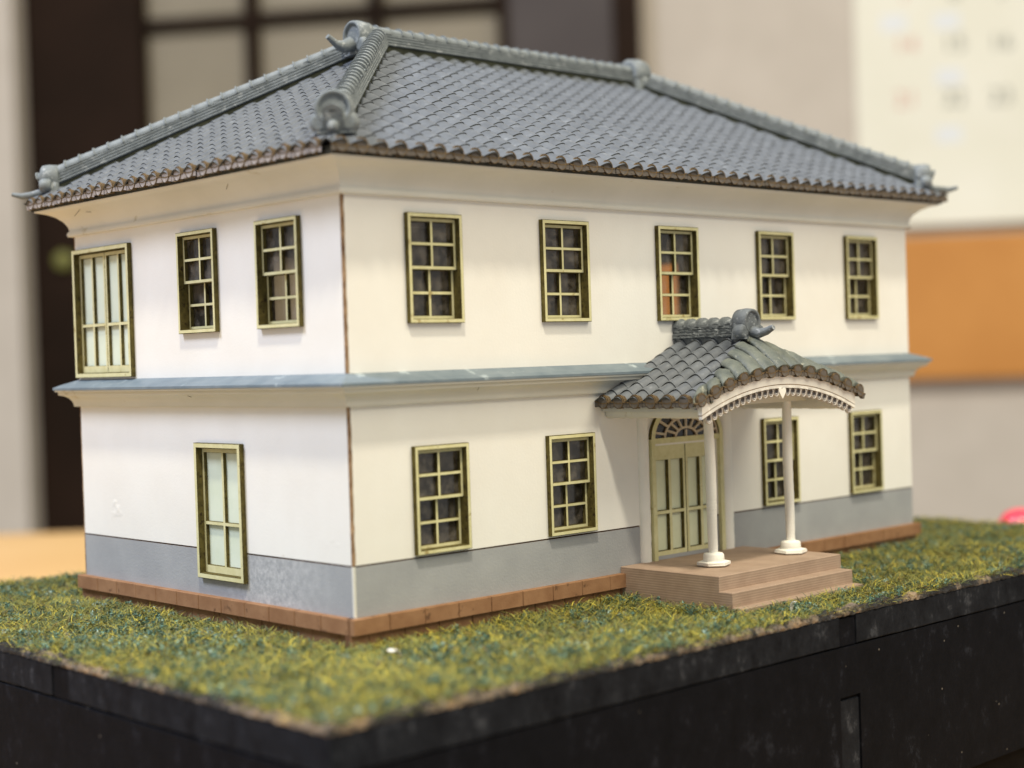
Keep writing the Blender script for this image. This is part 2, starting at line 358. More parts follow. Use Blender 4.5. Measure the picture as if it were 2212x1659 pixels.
# crumbly top edge, in uneven crumbs
def rim(X, a0, a1, name):
    mb = MB(); n = int((a1 - a0) / 0.55); R = []; h = 0
    for k in range(n + 1):
        a = a0 + (a1 - a0) * k / n
        q = lambda s: random.uniform(-1, 1) * s
        h = 0.75 * h + q(0.4); wdt = 1.5 + q(0.5) + h
        R.append([(a + q(.1), -0.4, BT - 0.5), (a + q(.1), 0.05 + q(0.14), BT - 0.5 + q(.1)), (a + q(.1), 0.1 + q(0.2), BT - 0.1 + q(.15)),
                  (a + q(.1), -0.25 + q(0.2), BT + 0.45 + h * .6 + q(.16)), (a + q(.1), -wdt * .6, BT + 0.6 + h * .6 + q(.22)), (a + q(.1), -wdt, BT + 0.35 + q(.2)), (a, -wdt - .3, BT - 0.3)])
    mb.rings(R, 0, False, X=X); return recalc(mb.build(name, M['rim'], base))
rim(FB, BX0, BX1, 'top_edge'); rim(LB, BY0, BY1, 'top_edge')

# ------------------------------------------------------------------ grass
FOOT = (-1.2, -1.2, L + 1.2, W + 1.2); STEP = (57.0, -28.2, 92.6, 0)
def vnoise(x, y, f, seed):
    g = np.random.default_rng(seed).random((64, 64)); X = x * f + 100.3; Y = y * f + 100.7
    xi = np.floor(X).astype(int); yi = np.floor(Y).astype(int); fx = X - xi; fy = Y - yi
    fx = fx * fx * (3 - 2 * fx); fy = fy * fy * (3 - 2 * fy)
    a = g[xi % 64, yi % 64]; b_ = g[(xi + 1) % 64, yi % 64]; c_ = g[xi % 64, (yi + 1) % 64]; d_ = g[(xi + 1) % 64, (yi + 1) % 64]
    return (a * (1 - fx) + b_ * fx) * (1 - fy) + (c_ * (1 - fx) + d_ * fx) * fy
gm = MB(); nx, ny = 110, 76
zz = lambda x, y: BT - 0.25 + 0.7 * float(vnoise(np.array([x]), np.array([y]), 0.12, 3)[0]) + 0.3 * random.random()
gv = [(BX0 + 0.9 + (BX1 - BX0 - 1.8) * i / nx, BY0 + 0.9 + (BY1 - BY0 - 1.8) * j / ny) for j in range(ny + 1) for i in range(nx + 1)]
gm.add([(x, y, zz(x, y)) for x, y in gv], [(j * (nx + 1) + i, j * (nx + 1) + i + 1, (j + 1) * (nx + 1) + i + 1, (j + 1) * (nx + 1) + i) for j in range(ny) for i in range(nx)], 0, True)
tag(gm.build('ground', M['soil']), kind='structure')
def free(x, y):
    inside = (x > FOOT[0]) & (x < FOOT[2]) & (y > FOOT[1]) & (y < FOOT[3])
    st = (x > STEP[0]) & (x < STEP[2]) & (y > STEP[1]) & (y < STEP[3])
    return ~(inside | st)
PAL = np.array([lin(c)[:3] for c in ((188, 172, 58), (164, 154, 62), (132, 132, 66), (98, 112, 68), (72, 96, 74), (112, 96, 62), (206, 190, 76))])
def scatter(n):
    x = rng.uniform(BX0 + 0.4, BX1 - 0.4, n); y = rng.uniform(BY0 + 0.3, BY1 - 0.4, n)
    keep = free(x, y) & ~((y > 60) & (x > 12) & (rng.random(n) > 0.25))
    return x[keep], y[keep]
def gz(x, y): return BT - 0.25 + 0.7 * vnoise(x, y, 0.12, 3)
def fibres(n):
    x, y = scatter(n); n = len(x)
    pat = vnoise(x, y, 0.16, 11); pat2 = vnoise(x, y, 0.45, 12)
    ln = rng.uniform(1.4, 3.4, n) * (0.8 + 0.25 * pat); wd = rng.uniform(0.028, 0.062, n)
    near = np.minimum(np.maximum(np.maximum(FOOT[0] - x, x - FOOT[2]), np.maximum(FOOT[1] - y, y - FOOT[3])), 30)
    az = rng.uniform(0, 2 * np.pi, n); tilt = rng.uniform(0.05, 0.66, n)
    dx, dy = np.cos(az), np.sin(az); bend = rng.uniform(-0.8, 0.8, n)
    P = []
    for s_ in (0, 0.36, 0.72, 1.0):
        h = ln * (s_ * np.sin(tilt) + 0.10 * np.sin(s_ * np.pi)); r_ = ln * s_ * np.cos(tilt); lat = ln * bend * s_ * s_
        P.append(np.stack([x + dx * r_ - dy * lat, y + dy * r_ + dx * lat, gz(x, y) + rng.uniform(-0.1, 0.5, n) * 0 + h], 1))
    side = np.stack([-dy, dx, rng.uniform(-.4, .4, n)], 1) * wd[:, None]
    V = np.concatenate([np.stack([P[0] - side, P[0] + side], 1), np.stack([P[1] - side, P[1] + side], 1), np.stack([P[2] - side * .8, P[2] + side * .8], 1), P[3][:, None, :]], 1)  # n,7,3
    F = np.array([[0, 1, 3, 2], [2, 3, 5, 4]]); T = np.array([[4, 5, 6]])
    t_ = np.clip(pat2 * 0.16 + .38 + rng.normal(0, 0.28, n) + 0.1 * (pat - .5), 0, 0.999)
    order = np.array([6, 1, 1, 2, 2, 3, 3, 4, 4, 4]); ci = order[(t_ * 10).astype(int)]
    ci = np.where(rng.random(n) < 0.14, 5, ci)
    colr = PAL[ci] * rng.uniform(0.75, 1.2, n)[:, None]
    return V, F, T, colr
def soup(name, V, F, T, colr, mat):
    n, k = V.shape[:2]; co = (V.reshape(-1, 3) * S).astype(np.float32); off = (np.arange(n) * k)[:, None, None]
    loops = []; totals = []
    if F is not None: loops.append((off + F[None]).reshape(n, -1))
    if T is not None: loops.append((off + T[None]).reshape(n, -1))
    nq = 0 if F is None else len(F); ntr = 0 if T is None else len(T)
    per = np.concatenate([np.full(nq, 4), np.full(ntr, 3)]); lp = np.concatenate(loops, 1).ravel()
    me = bpy.data.meshes.new(name); me.vertices.add(n * k); me.vertices.foreach_set('co', co.ravel())
    me.loops.add(len(lp)); me.loops.foreach_set('vertex_index', lp.astype(np.int32))
    tot = np.tile(per, n); me.polygons.add(len(tot)); me.polygons.foreach_set('loop_start', np.concatenate([[0], np.cumsum(tot)[:-1]]).astype(np.int32))
    me.update(calc_edges=True)
    at = me.attributes.new('fibre', 'FLOAT_COLOR', 'POINT')
    at.data.foreach_set('color', np.concatenate([np.repeat(colr, k, 0), np.ones((n * k, 1))], 1).astype(np.float32).ravel())
    me.materials.append(mat); return me
V, F, T, colr = fibres(380000)
gr = link(bpy.data.objects.new('grass', soup('grass', V, F, T, colr, M['grass'])))
tag(gr, 'short yellow and olive grass fibres covering the display base', 'grass', 'stuff')
# teal foam flakes lying in clumps
x, y = scatter(12000); pat = vnoise(x, y, 0.12, 33); k = (pat + rng.normal(0, .16, len(x))) > 0.5; x, y = x[k], y[k]
nfl = 20; n = len(x) * nfl; rad = np.repeat(rng.uniform(0.25, 0.95, len(x)), nfl)
th = rng.uniform(0, 2 * np.pi, n); rr = np.sqrt(rng.random(n)) * rad
fx, fy = np.repeat(x, nfl) + np.cos(th) * rr, np.repeat(y, nfl) + np.sin(th) * rr
fz = np.repeat(gz(x, y), nfl) + 0.35 + rng.random(n) * np.maximum(1.2 - 0.6 * rr, .2)
ctr = np.stack([fx, fy, fz], 1)[:, None, :]
tri = rng.normal(0, 0.13, (n, 4, 3)); Vf = ctr + tri
FP = np.array([lin(c)[:3] for c in ((98, 132, 118), (124, 158, 144), (80, 112, 98), (158, 184, 174), (88, 112, 88))])
cf = FP[np.repeat(rng.choice(5, len(x), p=[.34, .22, .22, .07, .15]), nfl)] * rng.uniform(.8, 1.2, n)[:, None]
kf = free(fx, fy); 
fo = link(bpy.data.objects.new('foam_tufts', soup('foam_tufts', Vf[kf], np.array([[0, 1, 2, 3]]), np.array([[0, 2, 1]]), cf[kf], M['grass'])))
tag(fo, 'teal green foam tufts scattered among the grass fibres', 'ground cover', 'stuff')

# ================================================================== the house
house = thing('model_house', (75, 41.3, -4.6), 'white two-storey model house with grey tiled hip roof and arched porch', 'model house')
UZ, LZ, WW = (43.7, 60.7), (8.05, 24.8), 11.13
FX = [17.4, 46.2, 75.0, 103.8, 132.6]
up = [(c - WW / 2, c + WW / 2, *UZ) for c in FX]
lo = [(FX[i] - WW / 2, FX[i] + WW / 2, *LZ) for i in (0, 1, 3, 4)]
SA, SB, SC, SD = (61.6, 82.2, 36.7, 60.4), (33.9, 45.4, *UZ), (10.4, 22.0, *UZ), (28.1, 42.0, 2.8, 25.4)
ins = lambda h, e=0.55: (h[0] + e, h[1] - e, h[2] + e, h[3] - e)
DOOR = (67.3, 84.8, 1.2, 22.0)
WT = 0.34
def wall(face, a0, a1, holes):
    mb = MB(); plate(mb, [a0, a1], [7.75, 68.0], -WT, 0, [ins(h) for h in holes], FACE[face], 0, 1, 2)
    o = mb.build('wall', [M['paper'], M['card_edge'], M['card_inside']], house)
    mb = MB(); plate(mb, [a0, a1], [-0.1, 7.5], -WT, -0.02, [ins(h) for h in holes], FACE[face], 0, 1, 2)
    d = mb.build('dado', [M['dado'], M['card_edge'], M['card_inside']], house)
    mb = MB(); plate(mb, [a0 + .05, a1 - .05], [7.3, 7.95], -WT - .3, -0.16, [ins(h) for h in holes], FACE[face], 0, 0, 0)
    mb.build('seam', M['seam'], house)
    return o
wall('front', 0.0, L, up + lo + [DOOR])
wall('left', 0.36, W - WT - .02, [SA, SB, SC, SD])
wall('right', WT + .02, W - WT - .02, [SA])
wall('back', 0, L, up[:3])
# bare card edge at the near corner, standing a little proud of both walls
mb = MB(); R = []
for k in range(60):
    z = 7.7 + (62.9 - 7.7) * k / 59; q = lambda s: random.uniform(-s, s)
    R.append([(0.03 + q(.03), -0.06 + q(.03), z), (0.42 + q(.06), -0.05 + q(.02), z), (0.42, 0.3, z), (-0.04, 0.36, z), (-0.06 + q(.03), 0.30 + q(.05), z), (-0.1 + q(.03), 0.05 + q(.05), z)])
mb.rings(R, 0, False); recalc(mb.build('corner_edge', M['card_edge'], house))
mb = MB(); mb.box((-0.06, -0.06, 0), (0.34, 0.34, 7.6)); mb.build('corner_edge', M['moulding'], house)
# floors inside
for z in (-0.6, 35.2):
    mb = MB(); mb.box((WT + .1, WT + .1, z), (L - WT - .1, W - WT - .1, z + 1)); mb.build('floor', M['card_inside'], house)
mb = MB(); mb.box((96.0, WT + .1, 0.5), (97.5, W - WT - .1, 35)); mb.build('partition', M['card_inside'], house)
# raised glue scars on the white wall
def scar(X, a, z, r, amp):
    """a torn, puffed-up patch of the paper"""
    n = 22; hs = []
    for j in range(n + 1):
        for i in range(n + 1):
            u_, v_ = 2 * i / n - 1, 2 * j / n - 1; f_ = max(0, 1 - (u_ * u_ + v_ * v_)) ** .8
            nz = float(vnoise(np.array([u_ * r + a]), np.array([v_ * r + z]), 0.8, 51)[0]) + .35 * float(vnoise(np.array([u_ * r + a]), np.array([v_ * r + z]), 2.2, 52)[0])
            hs.append((a + u_ * r, -.02 + amp * f_ * max(0, nz - .45), z + v_ * r * .85))
    mb = MB(); mb.add(hs, [(j * (n + 1) + i, j * (n + 1) + i + 1, (j + 1) * (n + 1) + i + 1, (j + 1) * (n + 1) + i) for j in range(n) for i in range(n)], 0, True, X)
    return mb.build('glue_scar', M['paper'], house)
scar(FACE['left'], 70.5, 13.0, 3.2, .17); scar(FACE['left'], 5.4, 11.2, 2.8, .13)

# swept mouldings round the building
def sweep(name, prof, mats, mi=0, smooth=True, segs=None):
    """prof: (out, z) swept along front, right, back, left with mitred corners"""
    mb = MB(); cor = lambda o: [(-o, -o), (L + o, -o), (L + o, W + o), (-o, W + o)]
    R = [[(*cor(o)[k], z) for o, z in prof] for k in range(4)]; R.append(R[0])
    for k in range(4):
        mb.rings([R[k], R[k + 1]], mi, smooth, False, False)
    return mb.build(name, mats, house)
sweep('string_course', [(-.3, 31.4), (.75, 31.4), (.8, 31.8), (1.0, 32.4), (1.45, 33.0), (2.1, 33.4), (2.85, 33.6), (2.85, 34.15), (3.3, 34.2), (3.3, 34.55), (-.3, 35.6)], [M['moulding']])
sweep('string_course_cap', [(3.2, 34.5), (3.55, 34.55), (3.55, 34.95), (2.5, 35.45), (-.2, 36.45), (-.2, 35.6), (3.2, 34.5)], [M['cap_blue']], 0, False)
sweep('cornice', [(-.3, 63.0), (.75, 63.0), (.95, 63.35), (.8, 63.85), (.55, 64.1), (.75, 64.9), (1.3, 65.8), (2.3, 66.7), (3.6, 67.35), (5.1, 67.7), (5.3, 68.1), (-.3, 68.3)], [M['moulding']])
sweep('eave_board', [(5.0, 67.95), (5.6, 67.95), (5.6, 69.1), (3.0, 69.8)], [M['deck']], 0, False)

# brick footing: two courses of separate blocks
def footing(face, a0, a1, skip=None):
    X = FACE[face]
    for (z0, z1, d, off) in ((-2.45, -0.05, 1.25, 0.0), (-5.6, -2.5, 0.35, 3.4)):
        a = a0 - (off if off else 0)
        while a < a1 - .3:
            s0, s1 = max(a, a0), min(a + 6.9, a1); a += 6.9
            if skip and s0 > skip[0] - 1 and s1 < skip[1] + 1: continue
            g_ = 0.055
            e0 = s0 + g_ + random.uniform(-.02, .02); e1 = s1 - g_
            f_ = d + random.uniform(-.05, .03)
            mb = MB(); mb.rings([[(a_, f_ + dd, z0 + .04), (a_, f_ + dd, z1 - .06), (a_, f_ + dd - .1, z1), (a_, -.9, z1), (a_, -.9, z0)] for a_, dd in ((e0, -.1), (e0 + .1, 0), (e1 - .1, 0), (e1, -.1))], 0, False, X=X)
            recalc(mb.build('brick', M['brick'], house))
    mb = MB(); plate(mb, [a0, a1], [-5.7, -0.2], -.95, .15 if 1 else 0, [], X, 0, 0); mb.build('footing_core', M['brick_edge'], house)
footing('front', -1.2, L + 1.2, (58.5, 91.5)); footing('left', 0.0, W + 1.0); footing('right', 0.0, W)

# ------------------------------------------------------------------ windows
PANE = {}
def pane_mesh(w_, h_, X):
    key = (round(w_, 3), round(h_, 3), X[0][0])
    if key not in PANE:
        mb = MB(); X3 = X.copy(); X3.translation = (0, 0, 0); mb.box((-w_ / 2, -.05, -h_ / 2), (w_ / 2, .05, h_ / 2), 0, X3); PANE[key] = mb.mesh('pane', [M['glass']])
    return PANE[key]
FR = [M['frame'], M['frame_side']]
def frame(face, r, b=0.68, d=0.85, back=-2.3, name='window'):
    mb = MB(); burnt_plate(mb, [r[0], r[1]], [r[2], r[3]], back, d, [(r[0] + b, r[1] - b, r[2] + b, r[3] - b)], FACE[face])
    # the burnt jamb runs back between the walls a little inside the hole
    return mb.build(name, FR, house)
def sash(face, parent, a0, a1, z0, z1, d0, d1, fw, mw_, tz=None):
    am = (a0 + a1) / 2; zm = (z0 + z1) / 2; X = FACE[face]
    hs = [(p0, p1, q0, q1) for p0, p1 in ((a0 + fw, am - mw_ / 2), (am + mw_ / 2, a1 - fw)) for q0, q1 in ((z0 + fw, zm - mw_ / 2), (zm + mw_ / 2, z1 - fw))]
    mb = MB(); burnt_plate(mb, [a0, a1], [z0, z1], d0, d1, hs, X, .045); o = mb.build('sash', FR, parent)
    for h in hs:
        w_, h_ = h[1] - h[0] + .2, h[3] - h[2] + .2
        inst('pane', pane_mesh(w_, h_, X), parent, Matrix.Translation((X @ Vector(((h[0] + h[1]) / 2, d0 - .06, (h[2] + h[3]) / 2))) * S))
    return o
def sash_window(face, r):
    f = frame(face, r); a0, a1, z0, z1 = r[0] + .55, r[1] - .55, r[2] + .55, r[3] - .55; zm = (z0 + z1) / 2 + .1
    sash(face, f, a0, a1 - .05, zm - .25, z1 - .15, -.75, -.15, .55, .5)
    sash(face, f, a0, a1 - .05, z0 + .1, zm + .25, -1.55, -.95, .55, .5)
    return f
for r in up + lo: sash_window('front', r)
for r in (SB, SC): sash_window('left', r)
def leaf_door(face, r, leaves, split, d0=-1.0, d1=-.3, pm=None, name='shutter_window', mats=None, fd=0.85, rails=(.7, .6, 1.3)):
    f = frame(face, r, 0.85, fd, -2.6, name); X = FACE[face]
    a0, a1, z0, z1 = r[0] + .75, r[1] - .75, r[2] + .85, r[3] - .95
    w_ = (a1 - a0) / leaves; top, mid, bot = rails
    for k in range(leaves):
        p0, p1 = a0 + k * w_ + .04, a0 + (k + 1) * w_ - .04; st = .62; pm_ = (p0 + p1) / 2; zs = z0 + (z1 - z0) * split
        hs = [(q0, q1, h0, h1) for q0, q1 in ((p0 + st, pm_ - .32), (pm_ + .32, p1 - st)) for h0, h1 in ((z0 + bot, zs - mid / 2), (zs + mid / 2, z1 - top))]
        mb = MB(); burnt_plate(mb, [p0, p1], [z0, z1], d0, d1, hs, X, .05); mb.build('door_leaf', FR, f)
        for h in hs:
            mb = MB(); mb.box((h[0] - .1, d0 - .25, h[2] - .1), (h[1] + .1, d0 + .12, h[3] + .1), 0, X); mb.build('panel', pm or M['panel'], f)
    return f
leaf_door('left', SA, 2, .40); leaf_door('left', SD, 1, .40)
# a few back and side windows let the room behind show through
frame('right', SA)
for r in up[:3]: frame('back', r)

# ------------------------------------------------------------------ entrance door with fanlight
DC, DZ = 76.05, 22.7
def ell(rx, rz, n=28, a0=0.0, a1=math.pi): return [(DC + rx * math.cos(a0 + (a1 - a0) * k / n), DZ + rz * math.sin(a0 + (a1 - a0) * k / n)) for k in range(n + 1)]
X = FACE['front']
def arch_strip(mb, ro, ri, d0, d1, a0=0.0, a1=math.pi, n=28):
    o_, i_ = ell(*ro, n, a0, a1), ell(*ri, n, a0, a1)
    for k in range(n):
        q = [o_[k], o_[k + 1], i_[k + 1], i_[k]]
        vs = [(a, d1, z) for a, z in q] + [(a, d0, z) for a, z in q]
        mb.add(vs, [(0, 1, 2, 3)], 0, False, X); mb.add(vs, [(0, 4, 5, 1), (2, 6, 7, 3), (4, 7, 6, 5)], 1, False, X)
    return mb
mb = MB(); arch_strip(mb, (9.9, 6.9), (8.95, 6.0), 0, .75)
for a in (DC - 9.9, DC + 8.95):
    mb.box((a, 0, 1.1), (a + .95, .75, DZ), 0, X)
mb.box((DC - 8.95, 0, DZ - .85), (DC + 8.95, .6, DZ + .1), 0, X)
door = recalc(mb.build('door', FR, house))
for s_ in (-1, 1):
    p0, p1 = (DC - 8.6, DC - .05) if s_ < 0 else (DC + .05, DC + 8.6); pm_ = (p0 + p1) / 2
    hs = [(q0, q1, h0, h1) for q0, q1 in ((p0 + .7, pm_ - .4), (pm_ + .4, p1 - .7)) for h0, h1 in ((2.6, 9.1), (9.8, 18.8))]
    mb = MB(); burnt_plate(mb, [p0, p1], [1.2, DZ - 1.0], -1.0, -.1, hs, X, .06); mb.build('door_leaf', FR, door)
    for h in hs:
        mb = MB(); mb.box((h[0] - .1, -1.2, h[2] - .1), (h[1] + .1, -.85, h[3] + .1), 0, X); mb.build('panel', M['door_panel'], door)
mb = MB(); o_ = ell(8.95, 6.0); mb.add([(a, .06, z) for a, z in o_], [tuple(range(len(o_)))], 0, False, X); 
mb.add([(a, .03, z) for a, z in o_], [tuple(range(len(o_)))], 0, False, X)
mdk, nt, b = new_mat('dark_fanlight_pane'); nt.links.new(ramp(nt, noise(nt, 500, 4), [(.4, lin((34, 30, 27))), (.7, lin((66, 62, 56)))]), b.inputs['Base Color']); b.inputs['Roughness'].default_value = .15
mb.build('fanlight_pane', mdk, door)
mb = MB(); arch_strip(mb, (3.2, 1.95), (2.7, 1.5), .07, .4); arch_strip(mb, (6.1, 3.85), (5.6, 3.4), .07, .4); arch_strip(mb, (9.0, 6.05), (8.5, 5.6), .07, .4)
def bar(mb, p, q, w_):
    p = Vector((p[0], 0, p[1])); q = Vector((q[0], 0, q[1])); d = (q - p).normalized(); n_ = Vector((-d.z, 0, d.x)) * w_ / 2
    vs = [p + n_, p - n_, q - n_, q + n_]
    mb.add([(v.x, .42, v.z) for v in vs] + [(v.x, .07, v.z) for v in vs], [(0, 1, 2, 3), (0, 4, 5, 1), (2, 6, 7, 3), (1, 5, 6, 2), (3, 7, 4, 0)], 0, False, X)
for k in range(1, 8):
    a = math.pi * k / 8; bar(mb, (DC + 3.0 * math.cos(a), DZ + 1.8 * math.sin(a)), (DC + 5.7 * math.cos(a), DZ + 3.5 * math.sin(a)), .42)
for k in range(0, 8):
    a = math.pi * (k + .5) / 8; bar(mb, (DC + 5.9 * math.cos(a), DZ + 3.7 * math.sin(a)), (DC + 8.7 * math.cos(a), DZ + 5.7 * math.sin(a)), .42)
bar(mb, (DC, DZ + .1), (DC, DZ + 1.3), .4)
fan_m = simple('pinkish_tracery', (188, 174, 152), (198, 184, 162), 400, .7, .2, .2)
recalc(mb.build('fanlight_tracery', [fan_m, M['card_edge']], door))

# pilasters beside the door
for a0, a1 in ((63.2, 65.95), (86.15, 89.2)):
    mb = MB(); R = []
    for k in range(26):
        z = 1.1 + (27.5 - 1.1) * k / 25; am = (a0 + a1) / 2; q = random.uniform(-.03, .03)
        R.append([(am + (a1 - a0) / 2 * math.cos(t_) + q, -.1 + .9 * math.sin(t_) + q, z) for t_ in [math.pi * j / 8 for j in range(9)]] + [(a0, -.2, z)])
    mb.rings(R, 0, True, X=X); recalc(mb.build('pilaster', M['resin'], house))

# steps
mb = MB(); st = MB()
def slab(name, x0, x1, y0, y1, z0, z1):
    mb = MB(); b_ = .12; R = []
    for z, e in ((z0, 0), (z1 - b_, 0), (z1, b_)): R.append([(x0 + e, y0 + e), (x1 - e, y0 + e), (x1 - e, y1), (x0 + e, y1)]); R[-1] = [(a, c_, z) for a, c_ in R[-1]]
    mb.rings(R, 0, False); return recalc(mb.build(name, M['step'], house))
slab('step', 57.9, 92.0, -21.9, -.1, -5.5, 1.1)
slab('step', 57.8, 91.4, -24.7, -21.85, -5.5, -1.35)
slab('step', 57.7, 91.6, -26.8, -24.65, -5.5, -3.75)

# columns
def column(bx, by, tx, ty, zt, r0):
    bz = 1.1; mb = MB(); R = []; n = 12; w0 = random.uniform(0, 6)
    for k in range(40):
        t_ = k / 39; z = bz + 2.2 + (zt - bz - 2.2) * t_; r = r0 * (1 + .10 * math.sin(math.pi * t_)) + random.uniform(-.025, .025)
        cx_, cy_ = bx + (tx - bx) * t_ + .09 * math.sin(t_ * 7 + w0), by + (ty - by) * t_
        R.append([(cx_ + r * math.cos(2 * math.pi * j / n + .2), cy_ + r * math.sin(2 * math.pi * j / n + .2), z) for j in range(n)])
    mb.rings(R, 0, True); o = recalc(mb.build('column', M['resin'], house))
    mb = MB(); q = Matrix.Translation((bx, by, 0))
    mb.lathe([(1.75, bz + .8), (1.85, bz + 1.2), (1.8, bz + 2.0), (1.62, bz + 2.25), (.9, bz + 2.4)], 12, 0, q)
    mb.rings([[(bx + r * math.cos(math.pi / 3 * j + .35) + random.uniform(-.12, .12), by + r * math.sin(math.pi / 3 * j + .35), z + random.uniform(-.06, .06)) for j in range(6)] for r, z in ((2.5, bz + .05), (2.95, bz + .3), (2.9, bz + .75), (2.0, bz + .95))], 0, False)
    recalc(mb.build('column_base', M['resin'], o)); return o
column(67.4, -13.1, 66.6, -13.4, 28.5, .82); column(88.0, -14.0, 87.6, -14.2, 29.5, .80)

# ------------------------------------------------------------------ main roof
EO, ZE, ZR = 6.0, 68.95, 95.0
RUN = W / 2 + EO; SL = math.hypot(RUN, ZR - ZE); ca, sa = RUN / SL, (ZR - ZE) / SL
TP, TR, LIP = 3.7, SL / 20.0, .14
CREST = .46
def hump(s_):          # s_ in -1..1: a long rise on one side, a steep fall on the other
    if s_ <= CREST: return .06 + 1.12 * math.sin(math.pi / 2 * (s_ + 1) / (1 + CREST)) ** 1.15
    return .06 + 1.12 * max(0, math.cos(math.pi / 2 * (s_ - CREST) / (1 - CREST))) ** .75
def tile_mb(p=TP, ln=TR, lip=LIP, seg=9, hs=1.0):
    mb = MB(); xs = [-1, -.75, -.48, -.2, .05, .26, .46, .64, .8, .92, 1]; ov = .35; sh = CREST
    top = [((x - sh) * p / 2, 0, hump(x) * hs + lip) for x in xs]; upv = [((x - sh) * p / 2, ln + ov, hump(x) * hs - lip * ov / ln) for x in xs]
    bot = [((x - sh) * p / 2, .02, hump(x) * hs - .15) for x in xs]
    n = len(xs)
    mb.add(top + upv, [(i, i + 1, n + i + 1, n + i) for i in range(n - 1)], 0, True)
    mb.add(top + bot, [(i + 1, i, n + i, n + i + 1) for i in range(n - 1)], 1, True)
    return mb
TILE = tile_mb().mesh('tile', [M['tile'], M['tile_lip']])
deck = MB(); e, zb = EO - .3, ZE - .25
C4 = [(-e, -e, zb), (L + e, -e, zb), (L + e, W + e, zb), (-e, W + e, zb), (W / 2, W / 2, ZR), (L - W / 2, W / 2, ZR)]
deck.add(C4, [(0, 1, 5, 4), (2, 3, 4, 5), (3, 0, 4), (1, 2, 5), (3, 2, 1, 0)])
roof = deck.build('roof', M['deck'], house)
def basis(o, xd, yd):
    xd = Vector(xd).normalized(); yd = Vector(yd).normalized(); zd = xd.cross(yd)
    m_ = Matrix.Identity(4)
    for i in range(3): m_[i][0] = xd[i]; m_[i][1] = yd[i]; m_[i][2] = zd[i]; m_[i][3] = o[i]
    return m_
def project(p):
    q = CM.transposed() @ (Vector(p) - CAM); return (CX + FPX * q.x / -q.z, CY - FPX * q.y / -q.z)
roofs = {'front': (lambda a: (a, -EO, ZE), (1, 0, 0), (0, ca, sa), [43.73 + TP * k for k in range(-14, 32)], [((1, -1, 0), 0), ((-1, -1, 0), -150)]),
         'left': (lambda a: (-EO, a, ZE), (0, -1, 0), (ca, 0, sa), [83.0 - TP * k for k in range(-3, 26)], [((-1, 1, 0), 0), ((-1, -1, 0), -W)]),
         'back': (lambda a: (a, W + EO, ZE), (-1, 0, 0), (0, -ca, sa), [43.73 + TP * k for k in range(-14, 32)], [((-1, 1, 0), W - L), ((1, 1, 0), W)]),
         'right': (lambda a: (L + EO, a, ZE), (0, 1, 0), (-ca, 0, sa), [83.0 - TP * k for k in range(-3, 26)], [((1, 1, 0), L), ((1, -1, 0), L - W)])}
cand = []; field = MB(); cut_tiles = []
tmb = tile_mb()
for nm, (org, xd, yd, cols, planes) in roofs.items():
    for a in cols:
        for j in range(20):
            o_ = Vector(org(a)) + Vector(yd) * (TR * j - .15)
            B = basis(o_, xd, yd)
            B = B @ Matrix.Translation((random.uniform(-.05, .05), random.uniform(-.05, .05), random.uniform(-.03, .04))) @ Matrix.Rotation(random.uniform(-.012, .012), 4, 'Z') @ Matrix.Rotation(random.uniform(-.012, .012), 4, 'Y')
            cs = [B @ Vector(q) for q in ((-TP / 2 * (1 + CREST), 0, 0), (TP / 2 * (1 - CREST), 0, 0), (TP / 2 * (1 - CREST), TR, 0), (-TP / 2 * (1 + CREST), TR, 0))]
            dist = [min(Vector(n_).dot(c_) - d_ for c_ in cs) for n_, d_ in planes]; dmax = [max(Vector(n_).dot(c_) - d_ for c_ in cs) for n_, d_ in planes]
            if min(dmax) < 0.3: continue
            whole = min(dist) > -.01
            if nm in ('front', 'left'):
                pp = [project(c_) for c_ in cs]
                area = abs(sum(pp[i][0] * pp[(i + 1) % 4][1] - pp[(i + 1) % 4][0] * pp[i][1] for i in range(4))) / 2
                cand.append((area if whole else area * .3, B, whole, planes))
            else: cand.append((0, B, whole, planes))
def clipped(B, planes):
    bm = bmesh.new(); vs = [bm.verts.new(B @ v) for v in tmb.v]
    for f, m_, s_ in zip(tmb.f, tmb.m, tmb.sm):
        fc = bm.faces.new([vs[i] for i in f]); fc.material_index = m_; fc.smooth = s_
    for n_, d_ in planes:
        n_ = Vector(n_); co = n_ * (d_ / n_.length_squared)
        bmesh.ops.bisect_plane(bm, geom=bm.verts[:] + bm.edges[:] + bm.faces[:], plane_co=co, plane_no=n_, clear_inner=True)
    return bm
cand.sort(key=lambda t_: -t_[0])
scaleB = lambda B: Matrix.Translation(B.translation * (S - 1)) @ B
for k, (ar, B, whole, planes) in enumerate(cand):
    if k < 300 and whole:
        inst('tile', TILE, roof, scaleB(B))
    elif whole: field.add([B @ v for v in tmb.v], [], 0); n0 = len(field.v) - len(tmb.v); field.f += [[n0 + i for i in f] for f in tmb.f]; field.m += tmb.m; field.sm += tmb.sm
    else:
        bm = clipped(B, planes); bm.verts.index_update(); n0 = len(field.v)
        field.v += [v.co.copy() for v in bm.verts]
        for f in bm.faces: field.f.append([n0 + v.index for v in f.verts]); field.m.append(f.material_index); field.sm.append(f.smooth)
        bm.free()
tag(field.build('tile_field', [M['tile'], M['tile_lip']], roof), kind='stuff')

